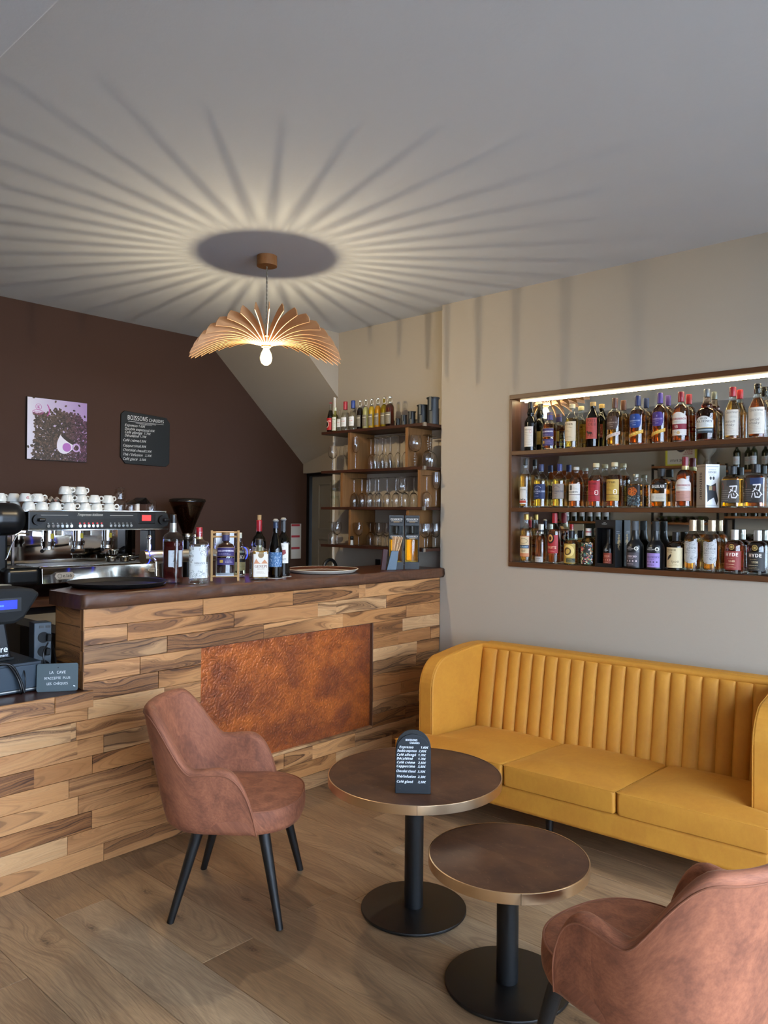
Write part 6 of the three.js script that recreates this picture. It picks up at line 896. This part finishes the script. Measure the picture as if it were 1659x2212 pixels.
// ---------------------------------------------------------------- till corner on the low worktop
{
  const dk = std({ color: 0x060707, roughness: 0.75 }), navy = std({ color: 0x27313a, roughness: 0.45, metalness: 0.2 });
  const p = thing('till_display', 'black till terminal with a blue customer display', 'till', [0, 0, -3.26]);
  part(p, 'hood', slab([[.98, 1.145], [1.33, 1.137], [1.375, 1.128], [1.397, 1.112], [1.398, 1.100], [1.34, 1.012], [1.30, .992], [.98, .99]], .14, .012).translate(0, 0, -.08), dk);
  part(p, 'display_frame', box(.22, .056, .004, 1.213, 1.070, .062), std({ color: 0x07080a, roughness: 0.25 }));
  const br = cell(220, 70, (c, w, h) => { fillR(c, '#0a22e8', 0, 0, w, h); lines(c, 10, 34, 150, 1, 9, '#4c7cf8', 12); });
  part(p, 'display_screen', decal(br, .11, .036, 1.251, 1.071, .0645), std({ map: atlas, emissiveMap: atlas, emissive: 0xffffff, emissiveIntensity: 1.3, roughness: 0.3 }), 'lit blue display');
  part(p, 'stand', slab([[.98, 1.03], [1.262, 1.022], [1.292, .852], [.98, .850]], .10, .008).translate(0, 0, -.05), std({ color: 0x10141a, roughness: 0.4 }));
  const re = cell(110, 80, (c) => { text(c, 'caisse', 100, 30, 44, '#e8eaec', 'sans-serif', 'bold', 'right'); text(c, 'paiement', 100, 66, 20, '#e8eaec', 'sans-serif', '', 'right'); }); part(p, 'lettering', decal(cell(110, 80, (c) => { text(c, 're', 104, 30, 46, '#e8eaec', 'sans-serif', 'bold', 'right'); text(c, 'ment', 104, 64, 20, '#e8eaec', 'sans-serif', '', 'right'); }), .075, .055, 1.243, .884, .0525), printMat);
  part(p, 'base', rbox(.34, .012, .22, .004, 1.13, .852, -.05, 2), dk);
  const d = thing('cash_drawer', 'dark blue-grey metal cash drawer on the low worktop', 'cash drawer', [0, 0, 0]);
  part(d, 'drawer_case', rbox(.41, .118, .38, .004, 1.165, .787, -3.30, 2), navy); part(d, 'drawer_front', rbox(.40, .092, .008, .002, 1.163, .790, -3.107, 1), std({ color: 0x2f3c47, roughness: 0.4, metalness: 0.25 })); part(d, 'rim', box(.405, .004, .01, 1.163, .740, -3.106), steel);
  const s = thing('power_block', 'upright dark power block with three plugged sockets', 'power strip', [1.418, .7255, -3.235], -.12);
  part(s, 'block', rbox(.070, .260, .070, .004, 0, .130, 0, 2), std({ color: 0x3a444c, roughness: 0.5 }));
  for (const y of [.198, .140, .082]) { part(s, 'socket', new THREE.CylinderGeometry(.0225, .0225, .004, 28).rotateX(Math.PI / 2).translate(.002, y, .0365), dk); const pg = part(s, 'plug', merge([rbox(.018, .030, .026, .005, .004, y, .048, 2).rotateZ(-.08)]), dk); }
  part(s, 'switch', merge([box(.018, .010, .003, -.006, .242, .036), box(.018, .010, .003, .020, .242, .036)]), blackPlastic);
  const c1 = thing('cable', 'black cables hanging from the till over the cash drawer', 'cable', [0, 0, 0]);
  part(c1, 'cable_run', merge([tube([V(1.16, .852, -3.12), V(1.22, .856, -3.09), V(1.262, .80, -3.085), V(1.280, .735, -3.08), V(1.285, .7285, -3.12)], .0045, 40, 8), tube([V(1.15, .850, -3.115), V(1.235, .85, -3.083), V(1.272, .79, -3.08), V(1.287, .7345, -3.075)], .0045, 40, 8), tube([V(1.30, .85, -3.16), V(1.296, .80, -3.09), V(1.294, .735, -3.085)], .0025, 30, 8)]), blackPlastic);
  const c2 = thing('cable', 'black cable looping from the power block plugs', 'cable', [0, 0, 0]);
  part(c2, 'cable_run', merge([tube([V(1.420, .905, -3.165), V(1.395, .870, -3.15), V(1.400, .825, -3.145), V(1.440, .80, -3.150), V(1.462, .84, -3.19), V(1.470, .90, -3.25)], .0035, 40, 8), tube([V(1.424, .80, -3.165), V(1.40, .78, -3.15), V(1.43, .7295, -3.15), V(1.47, .735, -3.2)], .0035, 30, 8)]), blackPlastic);
}
// ---------------------------------------------------------------- wine shop side of the room, seen in the mirror
{
  const wood = std({ map: blondMap, color: 0xd9b48a, roughness: 0.6 }), iron = std({ color: 0x141517, roughness: 0.5, metalness: 0.4 });
  const rack = (label, z0, z1, ys, posts) => {
    const r = thing('wine_rack', label, 'rack', [-0.80, 0, 0]);
    for (const y of ys) part(r, 'shelf_board', metric(box(.28, .022, z1 - z0, 0, y - .011, (z0 + z1) / 2), 'z', .6, 1), wood);
    for (const z of posts) for (const x of [-.128, .128]) part(r, 'post', box(.022, ys[ys.length - 1] + .02, .022, x, (ys[ys.length - 1] + .02) / 2, z), iron);
    for (const z of posts) part(r, 'cross_bar', merge(ys.map((y) => box(.25, .018, .018, 0, y - .03, z))), iron);
    return r;
  };
  const L = [.30, .62, .94, 1.16, 1.385, 2.02];
  rack('black iron wine rack with wooden shelves under the yellow-framed poster', -3.60, -2.86, L, [-3.59, -2.87]);
  rack('black iron wine rack with wooden shelves nearest the shopfront', -2.80, -2.10, [.30, .62, .94, 1.20, 1.46, 1.95], [-2.79, -2.11]);
  rack('black iron wine rack with wooden shelves in the back corner', -4.80, -4.05, L.slice(0, 5), [-4.79, -4.06]);
  const make = (label, h = .30, r = .0375, glass = '#22260f', lab = L_.whiteLab, cap = '#2a1a1c') => bottle({ name: 'wine_bottle', label, at: [0, 0, 0], turn: Math.PI / 2, h, r, shape: 'bordeaux', body: glass, bodyRough: .15, cap: [.80, .37, cap, .4], labels: [[lab, .20, .48, 2.0]] });
  const ord = ['first', 'second', 'third', 'fourth', 'fifth', 'sixth', 'seventh', 'eighth'];
  const base = make('first standing wine bottle from the left on the rack nearest the shopfront'); base.position.set(-.74, 1.951, -2.70); base.userData.group = 'bottles on the wine racks';
  const put = (label, p, turn = Math.PI / 2) => copyOf(base, p, turn, label, 'bottles on the wine racks');
  const lay = (label, p) => { const b = put(label, p); b.rotation.order = 'YXZ'; b.rotation.set(Math.PI / 2, Math.PI / 2, 0); return b; };
  for (let i = 1; i < 6; i++) put(ord[i] + ' standing wine bottle in the top row of the rack nearest the shopfront', [-.74 - (i % 2) * .10, 1.951, -2.70 + i * .085]);
  for (let i = 0; i < 6; i++) lay(ord[i] + ' lying wine bottle on the shelf under the poster', [-.95 + .06, 1.386 + .038, -3.50 + i * .085]);
  for (let i = 0; i < 6; i++) lay(ord[i] + ' lying wine bottle on the lower shelf under the poster', [-.89, 1.161 + .038, -3.48 + i * .088]);
  for (let i = 0; i < 6; i++) put(ord[i] + ' standing bottle on the middle shelf nearest the shopfront', [-.74, 1.461, -2.72 + i * .10]);
  for (let i = 0; i < 6; i++) lay(ord[i] + ' lying wine bottle on the low shelf nearest the shopfront', [-.89, 1.201 + .038, -2.70 + i * .092]);
  for (let i = 0; i < 6; i++) put(ord[i] + ' standing bottle on the rack in the back corner', [-.74, 1.386, -4.70 + i * .105]);
  // poster and objects on top of the racks
  const c = cell(200, 250, (k, w, h) => { fillR(k, '#e0d646', 0, 0, w, h); fillR(k, '#ded4c4', 12, 12, w - 24, h - 24); k.fillStyle = '#3a3038'; k.beginPath(); k.ellipse(104, 110, 40, 54, .2, 0, 7); k.fill(); k.fillStyle = '#c08a6c'; k.beginPath(); k.ellipse(106, 84, 18, 44, .1, 0, 7); k.fill(); lines(k, 26, 150, 60, 3, 12, '#a04a58', 5); text(k, 'VINS DE PAYS', 100, 214, 20, '#3a3430', 'serif', 'bold', 'center', 150); });
  const po = thing('poster', 'framed poster with a yellow border standing on the wine rack', 'poster', [-.86, 2.021, -3.34], Math.PI / 2); part(po, 'frame', box(.36, .46, .016, 0, .23, 0), solid('#c8bc34', .5)); part(po, 'print', decal(c, .35, .45, 0, .23, .0085), printMat);
  const cr = thing('wooden_crate', 'orange-brown wooden wine crate in the back corner', 'crate', [-.80, 1.72, -4.72], Math.PI / 2);
  for (let i = 0; i < 3; i++) part(cr, 'plank', rbox(.40, .092, .014, .002, 0, .048 + i * .096, .13, 1), std({ map: blondMap, color: 0xd08a48, roughness: 0.6 })); part(cr, 'crate_box', box(.40, .288, .24, 0, .146, 0), std({ map: blondMap, color: 0xb87840, roughness: 0.7 }));
  part(cr, 'lettering', decal(cell(160, 44, (k) => text(k, 'Arnaldo', 80, 22, 34, '#5c3418', 'serif', 'italic', 'center', 150)), .22, .06, 0, .15, .138), printMat);
  const cs = thing('corner_shelf', 'high wooden shelf board carrying the crate in the back corner', 'shelf', [-.80, 1.695, -4.60]); part(cs, 'shelf_board', metric(box(.28, .024, .66, 0, .012, 0), 'z', .6, 1), wood); part(cs, 'bracket', merge([box(.26, .02, .02, 0, -.012, -.2), box(.26, .02, .02, 0, -.012, .2)]), iron);
  const cd = thing('card_holder', 'pair of small printed cards standing on the wine rack', 'card', [-.74, 1.9512, -2.20], Math.PI / 2); part(cd, 'card', box(.07, .10, .003, -.03, .05, 0), solid('#2c2a28', .5)); part(cd, 'card', box(.07, .12, .003, .05, .06, 0), solid('#b8b4a8', .5));
  const bx = ['#c8b890', '#d0c4a8', '#2c3230', '#c2b48c']; bx.forEach((q, i) => part(thing('carton', ['leftmost', 'second', 'dark third', 'rightmost'][i] + ' carton on the lower shelf in the back corner', 'box', [-.78, 1.161, -4.68 + i * .155], Math.PI / 2), 'carton_box', rbox(.13, .19, .16, .002, 0, .095, 0, 1), solid(q, .7)));
  const vs = thing('vase', 'pale ceramic vase on the rack by the poster', 'vase', [-.78, 2.021, -3.02]); part(vs, 'vase_body', lathe([[0, 0], [.05, 0], [.03, .05], [.03, .08], [.09, .16], [.10, .24], [.096, .24], [.085, .165], [0, .10]], 32), solid('#8c8478', .6));
}
scene.traverse((o) => { if (o.isMesh) { o.castShadow = true; o.receiveShadow = true; } if (o.isPointLight || o.isSpotLight) o.castShadow = true; });
renderer.render(scene, camera);
